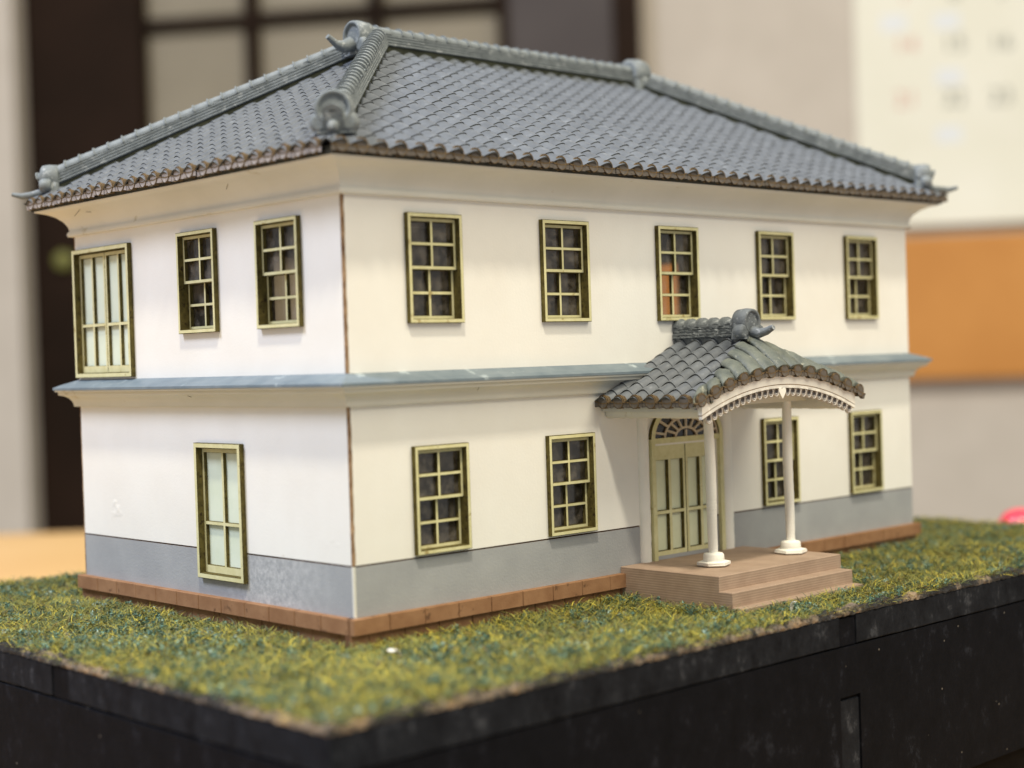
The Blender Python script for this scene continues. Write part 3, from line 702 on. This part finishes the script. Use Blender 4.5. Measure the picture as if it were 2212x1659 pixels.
# eave ends: a disc under each hump and a short band between
def eave_mb(front):
    mb = MB(); n = 14; r = 1.15
    def ring(rr, y): return [(rr * math.cos(2 * math.pi * k / n), y, .35 + rr * math.sin(2 * math.pi * k / n)) for k in range(n)]
    mb.rings([ring(r, 1.0), ring(r, -.02), ring(r - .05, -.08), ring(r - .12, -.08), ring(r - .15, -.02)], 1, False, cap=False)
    mb.add(ring(r - .15, -.02), [tuple(range(n))], 0)
    xs = [-TP / 2 + TP * k / 6 for k in range(7)]; lowz = lambda x: -.5 + .1 * math.cos(x * 1.7)
    hi = lambda x: .35 + .3 * (abs(x) / (TP / 2) - .6)
    mb.rings([[(x, .8, lowz(x)), (x, .05, lowz(x)), (x, .05, hi(x) - .22)] for x in xs], 0, False, False, False)
    mb.rings([[(x, .05, hi(x) - .22), (x, -.04, hi(x) - .2), (x, -.04, hi(x)), (x, .8, hi(x) + .1)] for x in xs], 1, False, False, False)
    mb.rings([[(1.3 * math.cos(t_), .3, .35 + 1.3 * math.sin(t_)), (1.28 * math.cos(t_), .06, .35 + 1.28 * math.sin(t_)), (1.05 * math.cos(t_), .06, .35 + 1.1 * math.sin(t_))] for t_ in [math.pi * k / 8 for k in range(9)]], 1, False, False, False)
    return mb
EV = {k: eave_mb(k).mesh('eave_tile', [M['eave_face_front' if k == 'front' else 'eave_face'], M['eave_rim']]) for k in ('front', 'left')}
for nm in ('front', 'left', 'back', 'right'):
    org, xd, yd, cols, planes = roofs[nm]; flat = Vector(yd); flat.z = 0
    lim = L if nm in ('front', 'back') else W
    if nm in ('back', 'right'): continue
    for a in cols:
        if not -4.6 < a < lim + 4.8: continue
        B = basis(Vector(org(a)) - flat.normalized() * .35, xd, flat.normalized()) @ Matrix.Rotation(random.uniform(-.06, .06), 4, 'Y') @ Matrix.Translation((random.uniform(-.07, .07), random.uniform(-.1, .1), random.uniform(-.08, .08)))
        inst('eave_tile', EV[nm], roof, scaleB(B))

# ridges: a stack of thin courses with half-round cap tiles on top
def ridge_body(p0, p1, w_=3.4, h=2.6, z0=1.3, name='ridge', mat=None, parent=None, seg=40, jit=.02):
    p0, p1 = Vector(p0), Vector(p1); d = (p1 - p0); ln = d.length; d.normalize(); sd = d.cross(Vector((0, 0, 1))).normalized(); upd = sd.cross(d)
    X_ = basis(p0, sd, d); half = w_ / 2
    prof = [(-half * .62, -.3), (-half * .62, z0 - .02)]; nl = 5
    for k in range(nl):
        a, b_ = z0 + h * k / nl, z0 + h * (k + 1) / nl; hw = half - .08 * k
        prof += [(-hw + .24, a + .01), (-hw, a + .13), (-hw, b_ - .09), (-hw + .24, b_ - .01)]
    full = prof + [(-x_, z_) for x_, z_ in reversed(prof)]
    mb = MB(); q = lambda: random.uniform(-jit, jit)
    mb.rings([[(x_ + q(), ln * k / seg, z_ + q()) for x_, z_ in full] for k in range(seg + 1)], 0, False, X=X_)
    return recalc(mb.build(name, mat or M['ridge'], parent or roof)), X_, ln, z0 + h
def cap_mesh(r, ln, collar=.22, mat=None):
    mb = MB(); n = 10; A = [math.pi * k / n for k in range(n + 1)]
    ring = lambda rr, y, zz_: [(rr * math.cos(t_), y, rr * math.sin(t_) * .95 + zz_) for t_ in A]
    mb.rings([ring(r * .55, 0, 0), ring(r + .12, 0, .12), ring(r + .12, collar, .12), ring(r - .02, collar + .12, 0), ring(r - .08, ln + .1, -.05)], 0, False, False, False)
    return mb.mesh('cap_tile', [mat or M['ridge']])
def caps(X_, ln, top, n, r=1.5, me=None, name='cap_tile', parent=None, flip=False):
    st_ = ln / n; me = me or cap_mesh(r, st_)
    for k in range(n):
        T_ = Matrix.Translation((0, st_ * k, top - .5))
        if flip: T_ = Matrix.Translation((0, st_ * (k + 1), top - .25)) @ Matrix.Rotation(math.pi, 4, 'Z')
        B = X_ @ T_ @ Matrix.Rotation(random.uniform(-.05, .05), 4, 'Z') @ Matrix.Translation((random.uniform(-.05, .05), 0, random.uniform(-.05, .05)))
        inst(name, me, parent or roof, scaleB(B))
b_, X_, ln, tp = ridge_body((W / 2 - 4.0, W / 2, ZR), (L - W / 2 + 2.6, W / 2, ZR)); cm = cap_mesh(1.5, ln / 27); caps(X_, ln, tp, 27, me=cm)
hip_me = cap_mesh(1.5, 66 / 22)
near_me = cap_mesh(1.45, 66 / 26, .3)
HIPS = [((-EO, -EO), (W / 2, W / 2)), ((-EO, W + EO), (W / 2, W / 2)), ((L + EO, -EO), (L - W / 2, W / 2)), ((L + EO, W + EO), (L - W / 2, W / 2))]
def onigawara(X_, scale=1.0, mat=None, parent=None, horn=True, hornv=((0, .4, 1.0), (0, 2.0, .85), (0, 3.6, 1.0), (0, 5.0, 1.6)), hr=(1.0, .85, .7, .55)):
    """end ornament: a rimmed disc between two curls on a footing, with a horn in front (faces +Y)"""
    mb = MB(); n = 22; s_ = scale
    ring = lambda r, y, cx_=0, cz_=3.0: [(cx_ + r * s_ * math.cos(2 * math.pi * k / n), y * s_, (cz_ + r * math.sin(2 * math.pi * k / n)) * s_) for k in range(n)]
    mb.rings([ring(1.9, -3.3), ring(2.3, -3.0), ring(2.45, -1.2), ring(2.3, -.1), ring(2.05, .05), ring(1.8, -.05), ring(1.72, -.4)], 0, True, cap=True)
    for sx_ in (-1, 1):
        mb.rings([ring(.9, -2.2, sx_ * 2.1, 1.35), ring(1.25, -1.9, sx_ * 2.1, 1.35), ring(1.3, -.6, sx_ * 2.1, 1.35), ring(1.05, -.1, sx_ * 2.1, 1.35), ring(.7, -.05, sx_ * 2.1, 1.35)], 0, True)
    mb.rings([[(x_ * s_, y_ * s_, z_ * s_) for x_, z_ in ((-2.5 * q, .0), (2.5 * q, .0), (2.2 * q, 1.9), (-2.2 * q, 1.9))] for y_, q in ((-3.4, .8), (-3.0, 1), (-.5, 1), (-.2, .85))], 0, False)
    o = recalc(mb.build('onigawara', mat or M['ridge'], parent or roof, scaleB(X_)))
    if horn:
        mb = MB(); mb.tube([Vector(p) * s_ for p in hornv], [r * s_ for r in hr], 10, 0); recalc(mb.build('horn', mat or M['ridge'], parent or roof, scaleB(X_)))
    return o
for k, (c0_, c1_) in enumerate(HIPS):
    c0_, c1_ = Vector((*c0_, ZE + .1)), Vector((*c1_, ZR)); d = (c1_ - c0_).normalized()
    b_, X_, ln, tp = ridge_body(c0_ + d * 4.0, c1_ - d * (0.5 if k == 0 else 4.0), name='hip_ridge')
    caps(X_, ln, tp, 27 if k == 0 else 22, me=near_me if k == 0 else hip_me)
    dh = Vector((-d.x, -d.y, 0)).normalized()
    onigawara(basis(c0_ + d * 3.4 + Vector((0, 0, .9)), dh.cross(Vector((0, 0, 1))), dh), 1.0 if k else 1.2, hornv=((0, .2, .35), (0, 2.2, -.1), (0, 4.2, -.25), (0, 6.0, .15)) if k else ((0, .2, .8), (0, .9, .6), (0, 1.5, .6), (0, 2.0, .7)), hr=(.8, .7, .6, .4))
for sx_, xx in ((-1, W / 2 - 6.6), (1, L - W / 2 + 4.6)):
    onigawara(basis((xx, W / 2, ZR - .9), Vector((0, -1 if sx_ > 0 else 1, 0)), Vector((sx_, 0, 0))), 1.16 if sx_ < 0 else 1.35, hornv=((0, .1, 1.6), (0, 1.6, 1.0), (0, 3.0, 1.3), (0, 4.6, 2.3)), hr=(1.2, 1.0, .6, .42))
# olive bedding strip under the hips and ridge
for p0, p1 in [((-EO + 5, -EO + 5), (W / 2, W / 2)), ((-EO + 5, W + EO - 5), (W / 2, W / 2)), ((L + EO - 5, -EO + 5), (L - W / 2, W / 2)), ((W / 2, W / 2), (L - W / 2, W / 2))]:
    zf = lambda q: ZE + (ZR - ZE) * (min(q[0] + EO, L + EO - q[0], q[1] + EO, W + EO - q[1])) / RUN
    p0, p1 = Vector((*p0, zf(p0))), Vector((*p1, zf(p1))); d = (p1 - p0); ln = d.length; d.normalize(); X_ = basis(p0, d.cross(Vector((0, 0, 1))).normalized(), d)
    mb = MB(); mb.rings([[(-1.45 + random.uniform(-.15, .15), ln * k / 24, 0), (-1.4 + random.uniform(-.15, .15), ln * k / 24, 1.2), (1.4, ln * k / 24, 1.2), (1.45, ln * k / 24, 0)] for k in range(25)], 0, False, X=X_)
    recalc(mb.build('ridge_bed', M['bed'], roof))

# ------------------------------------------------------------------ porch roof
PX0, PX1, PC = 53.0, 97.0, 75.0
PZ0, PZ1, PYF, PYR = 29.7, 39.6, -22.6, -15.5
pd = MB()
pd.add([(PX0 + .5, -.1, PZ0 - .2), (PX0 + .5, PYF + .8, PZ0 - .6), (PC, PYR, PZ1), (PC, -.1, PZ1), (PX1 - .5, PYF + .8, PZ0 - .6), (PX1 - .5, -.1, PZ0 - .2)], [(0, 1, 2, 3), (3, 2, 4, 5)])
porch = pd.build('porch_roof', M['deck'], house)
psl = math.hypot(PC - PX0, PZ1 - PZ0); pcos, psin = (PC - PX0) / psl, (PZ1 - PZ0) / psl; PTP, PTR = 3.62, psl / 8.5
ptm = tile_mb(PTP, PTR, .22, 9, 1.05); PT = ptm.mesh('porch_tile', [M['tile'], M['tile_lip']])
dg = Vector((PC - PX0, PYR - PYF, 0)); nL = Vector((-dg.y, dg.x, 0)); 
tmb = ptm
for side in (0, 1):
    rest = MB()
    for i in range(6):
        yc = -.1 - PTP * (i + .5)
        for j in range(9):
            if side == 0: B = basis((PX0 + pcos * (PTR * j), yc, PZ0 + psin * PTR * j - .25), (0, -1, 0), (pcos, 0, psin))
            else: B = basis((PX1 - pcos * (PTR * j), yc, PZ0 + psin * PTR * j - .25), (0, 1, 0), (-pcos, 0, psin))
            B = B @ Matrix.Translation((random.uniform(-.04, .04), random.uniform(-.04, .04), random.uniform(-.03, .03)))
            n_ = nL.normalized() if side == 0 else Vector((-nL.x, nL.y, 0)).normalized()
            d_ = n_.dot(Vector((PC, PYR, 0)))
            pl = [(tuple(n_), d_), ((-1 if side == 0 else 1, 0, 0), -PC if side == 0 else PC)]
            cs = [B @ Vector(q) for q in ((-PTP / 2 * (1 + CREST), 0, 0), (PTP / 2 * (1 - CREST), 0, 0), (PTP / 2 * (1 - CREST), PTR, 0), (-PTP / 2 * (1 + CREST), PTR, 0))]
            if min(max(Vector(p_).dot(c_) - e_ for c_ in cs) for p_, e_ in pl) < .15: continue
            if side == 0 and min(min(Vector(p_).dot(c_) - e_ for c_ in cs) for p_, e_ in pl) > -.02: inst('tile', PT, porch, scaleB(B))
            else:
                bm = clipped(B, pl); bm.verts.index_update()
                tgt = MB() if side == 0 else rest; n0 = len(tgt.v)
                tgt.v += [v.co.copy() for v in bm.verts]
                for f in bm.faces: tgt.f.append([n0 + v.index for v in f.verts]); tgt.m.append(f.material_index); tgt.sm.append(f.smooth)
                bm.free()
                if side == 0 and tgt.f: tgt.build('tile', [M['tile'], M['tile_lip']], porch)
    if side: tag(rest.build('tile_field', [M['tile'], M['tile_lip']], porch), kind='stuff')
    for i in range(6):
        yc = -.1 - PTP * (i + .5)
        B = basis((PX0 - .35, yc, PZ0 - .15), (0, -1, 0), (1, 0, 0)) if side == 0 else basis((PX1 + .35, yc, PZ0 - .15), (0, 1, 0), (-1, 0, 0))
        inst('eave_tile', EV['front'], porch, scaleB(B @ Matrix.Rotation(random.uniform(-.05, .05), 4, 'Y')))
# arched front: board, beads, and lumpy half-round tiles above
AR, ASP, AZ = 56.0, 21.3, 33.8
def arc(x_, off=0.0): return AZ - AR + math.sqrt((AR + off) ** 2 - (x_ - PC) ** 2)
def arc_board(name, x0, x1, o_hi, o_lo, y0, y1, mat, n=36, sm=False):
    mb = MB(); mb.rings([[(x_, y0, arc(x_, o_lo)), (x_, y0, arc(x_, o_hi)), (x_, y1, arc(x_, o_hi)), (x_, y1, arc(x_, o_lo))] for x_ in [x0 + (x1 - x0) * k / n for k in range(n + 1)]], 0, sm)
    return recalc(mb.build(name, mat, porch))
PF = PYF - .3
arc_board('arched_board', PC - ASP, PC + ASP, .1, -1.75, PF, PF + .9, M['paper'])
arc_board('arched_edge', PC - ASP, PC + ASP, -1.75, -1.9, PF + .1, PF + .8, M['card_edge'])
arc_board('lace_band', PC - ASP, PC + ASP, -1.9, -2.4, PF + .02, PF + .7, M['paper'])
arc_board('porch_ceiling', PC - ASP + .6, PC + ASP - .6, -.6, -1.5, PF + 1.0, -.2, M['moulding'])
# drops
bead = MB(); n = 10
zs_ = lambda t_: 1.3 if math.sin(t_) < 0 else 1
AN = [2 * math.pi * k / n for k in range(n)]
bead.rings([[(r * math.cos(t_), y_, r * math.sin(t_) * zs_(t_)) for t_ in AN] for r, y_ in ((.6, .6), (.76, .45), (.79, .1), (.7, -.1), (.58, .0))], 0, False, cap=False)
bead.rings([[(r * math.cos(t_), y_, r * math.sin(t_) * zs_(t_)) for t_ in AN] for r, y_ in ((.56, .0), (.46, .35), (.1, .4))], 1, True, cap=False)
BEAD = bead.mesh('drop', [M['lace'], M['bead']])
ang = [(-13 + k) for k in range(27)]
for k in ang:
    if k == 0: continue
    t_ = k * (math.asin(ASP / AR) - .012) / 13; rr = AR - 2.9
    inst('drop', BEAD, porch, scaleB(basis((PC + rr * math.sin(t_), PF + .1, AZ - AR + rr * math.cos(t_)), (math.cos(t_), 0, -math.sin(t_)), (0, 1, 0))))
hp = MB(); pts = [(0, -1.35), (.55, -.7), (.95, -.1), (.9, .35), (.5, .55), (0, .3), (-.5, .55), (-.9, .35), (-.95, -.1), (-.55, -.7)]
hp.rings([[(PC + x_ * 1.0, y_, AZ - 2.9 + z_ * 1.0) for x_, z_ in pts] for y_ in (PF - .1, PF + .6)], 0, False); recalc(hp.build('heart_pendant', M['paper'], porch))
# soft white beams under the two side eaves
for x0 in (PX0 + 2.2, PX1 - 4.7):
    mb = MB(); R = []
    for k in range(30):
        y_ = -.2 + (PYF + 1.2) * k / 29; q = random.uniform(-.12, .12)
        R.append([(x0 + 1.25 + 1.35 * math.copysign(abs(math.cos(t_)) ** .6, math.cos(t_)), y_, 28.3 + q * .5 + (1.3 + q) * math.copysign(abs(math.sin(t_)) ** .6, math.sin(t_))) for t_ in [2 * math.pi * j / 12 for j in range(12)]])
    mb.rings(R, 0, True); recalc(mb.build('eave_beam', M['moulding'], porch))
mb = MB(); mb.box((PX0 + 2.5, -15.2, 28.6), (PX1 - 2.5, -12.4, 30.2), 0); mb.build('cross_beam', M['moulding'], porch)
# front tiles fan out from the crest to the arch
nF = 13
def crest(f): # f -1..1
    x_ = PC + f * 19.5; k = 1 - abs(x_ - PC) / (PC - PX0); return Vector((x_, PYF + (PYR - PYF) * k, PZ0 + (PZ1 - PZ0) * k + .35))
def edge(f):
    x_ = PC + f * (ASP + .6); return Vector((x_, PF - .25, arc(min(max(x_, PC - ASP), PC + ASP), .55) + .1))
for k in range(nF):
    f = -1 + 2 * k / (nF - 1); p0, p1 = crest(f), edge(f)
    d = (p1 - p0); ln = d.length; d.normalize(); R = []
    tx = Vector((1, 0, -math.sin(math.asin(max(-1, min(1, (p1.x - PC) / AR)))))).normalized()
    nseg = 9; wob = [random.uniform(-.16, .16) for _ in range(nseg + 1)]
    lift = random.uniform(-.1, .55)
    for j in range(nseg + 1):
        t_ = j / nseg; c_ = p0.lerp(p1, t_) + Vector((0, 0, .5 * math.sin(math.pi * t_) + lift * (1 - t_))) ; nn = tx.cross(d).normalized()
        if nn.z < 0: nn = -nn
        r = (1.45 + .45 * t_) * (1 + wob[j] * .35)
        R.append([c_ + tx * (r * math.cos(a_)) + nn * ((.95 + .2 * t_) * math.sin(a_) ** .8 + wob[j] * .4 + random.uniform(-.05, .05)) for a_ in [math.pi * q / 10 for q in range(11)]] + [c_ - nn * .4])
    mb = MB(); mb.rings(R, 0, True); recalc(mb.build('front_tile', M['porch_tile'], porch))
    B = basis(p1 + Vector((0, -.45, -.45)), tx, Vector((0, 1, 0))) @ Matrix.Scale(.95, 4)
    inst('eave_tile', EV['front'], porch, scaleB(B @ Matrix.Rotation(random.uniform(-.06, .06), 4, 'Y')))
arc_board('arch_eave_strip', PC - ASP - .9, PC + ASP + .9, .75, .05, PF - .45, PF + .9, M['eave_rim'])
# porch ridge
b_, X_, ln, tp = ridge_body((PC, -.1, PZ1 + .1), (PC, PYR - .4, PZ1 + .1), 3.5, 2.5, .7, 'porch_ridge', M['ridge_dark'], porch, 26, .11)
caps(X_, ln, tp - .1, 6, me=cap_mesh(1.55, ln / 6, .9, M['ridge_dark']), parent=porch)
onigawara(basis((PC, PYR - 1.6, PZ1 + .35), Vector((-1, 0, 0)), Vector((0, -1, 0))), .98, M['ridge_dark'], porch, True,
          ((.2, .0, 1.3), (.1, 1.4, .95), (0, 2.9, 1.25), (0, 4.4, 1.9)), (1.0, .9, .7, .5))

# ================================================================== things behind the model
# dark sliding door with frosted panes on the far wall
def bgbox(mb, u0, u1, v0, v1, d0, d1, mat=0, um=None):
    um = um if um is not None else (u0 + u1) / 2
    mb.box((au(u0, d1), d0, zv(v1, um, d1)), (au(u1, d1), d1, zv(v0, um, d1)), mat, BGX); return mb
TOPZ, BOTZ = 700.0, -600.0
def post(name, u0, u1, d1, mat, parent, z0=BOTZ, z1=TOPZ):
    mb = MB(); mb.box((au(u0, d1), .5, z0), (au(u1, d1), d1, z1), 0, BGX); return mb.build(name, mat, parent)
sd = thing('sliding_door', BGX @ Vector((au(700), 15, BOTZ)), 'dark brown sliding door with frosted square panes behind the house', 'sliding door')
post('door_stile', 62, 322, 30, M['dark_wood'], sd); post('door_stile', 1094, 1112, 34, M['dark_wood'], sd); post('door_stile', 1112, 1340, 28, M['dark_wood2'], sd); post('door_stile', 1340, 1396, 34, M['dark_wood'], sd)
for u in (560, 828): post('muntin', u - 11, u + 11, 24, M['dark_wood'], sd, zv(760, u), TOPZ)
zm = (zv(64, 329) + zv(11, 1080)) / 2
for zc in (zm, zm - 262, zm + 262):
    mb = MB(); mb.box((au(322, 22), .5, zc - 6), (au(1094, 22), 22, zc + 6), 0, BGX); mb.build('muntin', M['dark_wood'], sd)
us = [322, 549, 571, 817, 839, 1094]
for u0, u1 in ((322, 549), (571, 817), (839, 1094)):
    for z0, z1 in ((zm - 256, zm - 6), (zm + 6, zm + 256), (zm - 520, zm - 268)):
        mb = MB(); mb.box((au(u0), .5, z0), (au(u1), 8, z1), 0, BGX); mb.build('pane', M['frosted'], sd)
mb = MB(); mb.box((au(322), .5, BOTZ), (au(1094), 16, zm - 524), 0, BGX); mb.build('door_panel', M['dark_wood'], sd)
mb = MB(); mb.box((au(-420, 60), .5, -690), (au(44, 60), 60, 1300), 0, BGX); p_ = mb.build('pillar', M['wall']); tag(p_, kind='structure')
# yellow-green blob, nature unknown, on the dark door stile
kn = MB(); ua, va = onwall(132, 562, 42)
kn.lathe([(9, 0), (10.5, 1.5), (10.5, 9), (8, 12), (3, 13)], 20, 0, BGX @ Matrix.Translation((ua, 30, va)) @ Matrix.Rotation(-math.pi / 2, 4, 'X'))
tag(kn.build('green_blob', M['lime'], None), 'small round yellow-green knob on the dark door beside the house', 'blob')
# calendar
cal = thing('wall_calendar', BGX @ Vector((au(2050), 1, zv(480, 2050))), 'cream wall calendar with red and grey dates above the orange board', 'calendar')
mb = MB(); mb.rings([[(a_, 1.0, z_), (a_, 1.0 + t_, z_)] for a_, z_, t_ in ()], 0) if 0 else None
a0, a1, zb_, zt_ = au(1860), au(1860) + 360, zv(487, 2050), zv(487, 2050) + 470
R = []
for k in range(13):
    z_ = zb_ + (zt_ - zb_) * k / 12; cu = 9 * max(0, 1 - k / 2.5) ** 2
    R.append([(a0, 1.0 + cu, z_), (a0, 3.0 + cu, z_), (a1, 3.0 + cu, z_), (a1, 1.0 + cu, z_)])
mb.rings(R, 0, False, X=BGX); recalc(mb.build('sheet', M['cream'], cal))
def text(s_, u, v, size, mat, name='printed_date'):
    cu = bpy.data.curves.new(name, 'FONT'); cu.body = s_; cu.size = size * S; cu.align_x = 'CENTER'; cu.align_y = 'CENTER'; cu.extrude = 0.0001
    tmp = bpy.data.objects.new('tmp', cu); COL.objects.link(tmp); dgp = bpy.context.evaluated_depsgraph_get()
    me = bpy.data.meshes.new_from_object(tmp.evaluated_get(dgp)); bpy.data.objects.remove(tmp); bpy.data.curves.remove(cu)
    me.materials.clear(); me.materials.append(mat)
    a_, z_ = onwall(u, v, 4); Xt = BGX @ Matrix.Translation((a_, 3.4, z_)) @ Matrix(((1, 0, 0, 0), (0, 0, -1, 0), (0, 1, 0, 0), (0, 0, 0, 1)))
    Xt = Xt @ Matrix.Rotation(0, 4, 'Z')
    o = bpy.data.objects.new(name, me); return link(o, cal, scaleB(Xt))
for r_, (v, nums) in enumerate(((-14, ('7', '8', '9')), (98, ('14', '15', '16')), (216, ('21', '22', '23')))):
    for (u, nn, m_) in zip((1957, 2062, 2163), nums, (M['ink_red'], M['ink'], M['ink'])): text(nn, u, v - (u - 1957) * .03, 24, m_)
for u, v in ((1930, 50), (2045, 45), (2050, 165), (2050, 290)):
    mb = MB(); a_, z_ = onwall(u, v, 4); mb.box((a_ - 13, 3.05, z_ - 8), (a_ + 13, 3.3, z_ + 8), 0, BGX); mb.build('printed_note', M['ink_blue'], cal)
mb = MB(); a_, z_ = onwall(2160, 390, 4); mb.box((a_ - 4, 3.05, z_ - 9), (a_ + 45, 3.3, z_ + 9), 0, BGX); mb.build('printed_line', M['ink'], cal)
# orange wooden board below the calendar, reaching behind the house
ob = thing('orange_board', BGX @ Vector((au(1800), 12, zv(822, 2080, 24))), 'long orange brown wooden board on the wall under the calendar', 'board')
mb = MB(); za, zb2 = zv(821, 2080, 24), zv(503, 2080, 24)
mb.rings([[(a_, .6, za), (a_, 24, za + 2), (a_, 26, za + 6), (a_, 26, zb2 - 6), (a_, 24, zb2 - 2), (a_, .6, zb2)] for a_ in (au(1420, 24), au(1420, 24) + 700)], 0, False, X=BGX); recalc(mb.build('board', M['orange'], ob))
# red-capped bottle standing behind the base, only its cap shows
pb = CAM + (CM @ Vector(((2206 - CX) / FPX, -(1143 - CY) / FPX, -1))).normalized() * 470
bt = thing('glue_bottle', (pb.x, pb.y, TZ), 'glossy red capped bottle behind the right edge of the grass', 'bottle')
XB = Matrix.Translation((pb.x, pb.y, 0)); zc = pb.z
mb = MB(); mb.lathe([(8.5, TZ + .1), (9, TZ + 1), (9, zc - 10), (6, zc - 6.5)], 24, 0, XB); mb.build('body', M['clear_white'], bt)
mb = MB(); mb.lathe([(6.6, zc - 6.5), (7.0, zc - 6), (6.8, zc - 1), (6.2, zc + 2.2), (4.6, zc + 4.6), (2.2, zc + 5.8), (.1, zc + 6.1)], 24, 0, XB); mb.build('cap', M['red'], bt)

# stray fibres caught on the cornice, glue at the porch corner, scraps on the grass
for face, a, d, z, l, t_ in (('left', 74, 3.2, 67.0, 3.6, -.45), ('left', 71.5, 2.6, 66.6, 1.8, .1), ('left', 26, 2.6, 66.7, 1.4, -1.0), ('front', 24, 2.2, 33.3, .8, .9), ('left', 40, 2.3, 33.2, 1.2, .2)):
    X = FACE[face]; mb = MB(); mb.tube([X @ Vector((a + l * q * math.cos(t_), d + .12, z + l * q * math.sin(t_))) for q in (-.5, 0, .5)], .045, 5); mb.build('stray_fibre', M['seam'], house)
mb = MB()
for k in range(16):
    c_ = Vector((PX0 + random.uniform(.3, 3.0), PYF + random.uniform(-.6, .6), PZ0 + random.uniform(-.3, .9))); r = random.uniform(.2, .55)
    mb.lathe([(r * .5, -r * .8), (r, -r * .2), (r * .9, r * .4), (r * .3, r * .8)], 7, 0, Matrix.Translation(c_) @ Matrix.Rotation(random.uniform(0, 3), 4, 'X') @ Matrix.Rotation(random.uniform(0, 3), 4, 'Y'))
mb.build('glue_lump', M['porch_tile'], porch, jitter=.05)
def scrap(x, y, l, w_, ang_, tilt, label):
    mb = MB(); X_ = Matrix.Translation((x, y, BT + 1.4)) @ Matrix.Rotation(ang_, 4, 'Z') @ Matrix.Rotation(tilt, 4, 'Y')
    R = []
    for k in range(7):
        t_ = k / 6; h = w_ / 2 * (1 - .8 * abs(t_ - .4)) * random.uniform(.8, 1.15); zz_ = .35 * math.sin(t_ * 4)
        R.append([(l * (t_ - .5), -h, zz_), (l * (t_ - .5), h, zz_ + .1), (l * (t_ - .5), h, zz_ + .22), (l * (t_ - .5), -h, zz_ + .12)])
    mb.rings(R, 0, False, X=X_); tag(recalc(mb.build('paper_scrap', M['paper'])), label, 'paper scrap', None, 'paper scraps on the grass')
scrap(-3.0, -13.0, 3.0, 1.4, .4, .3, 'white paper scrap on the grass below the near house corner')
scrap(61.5, -34.0, 2.2, .6, 1.2, .9, 'thin white paper scrap on the grass in front of the steps')
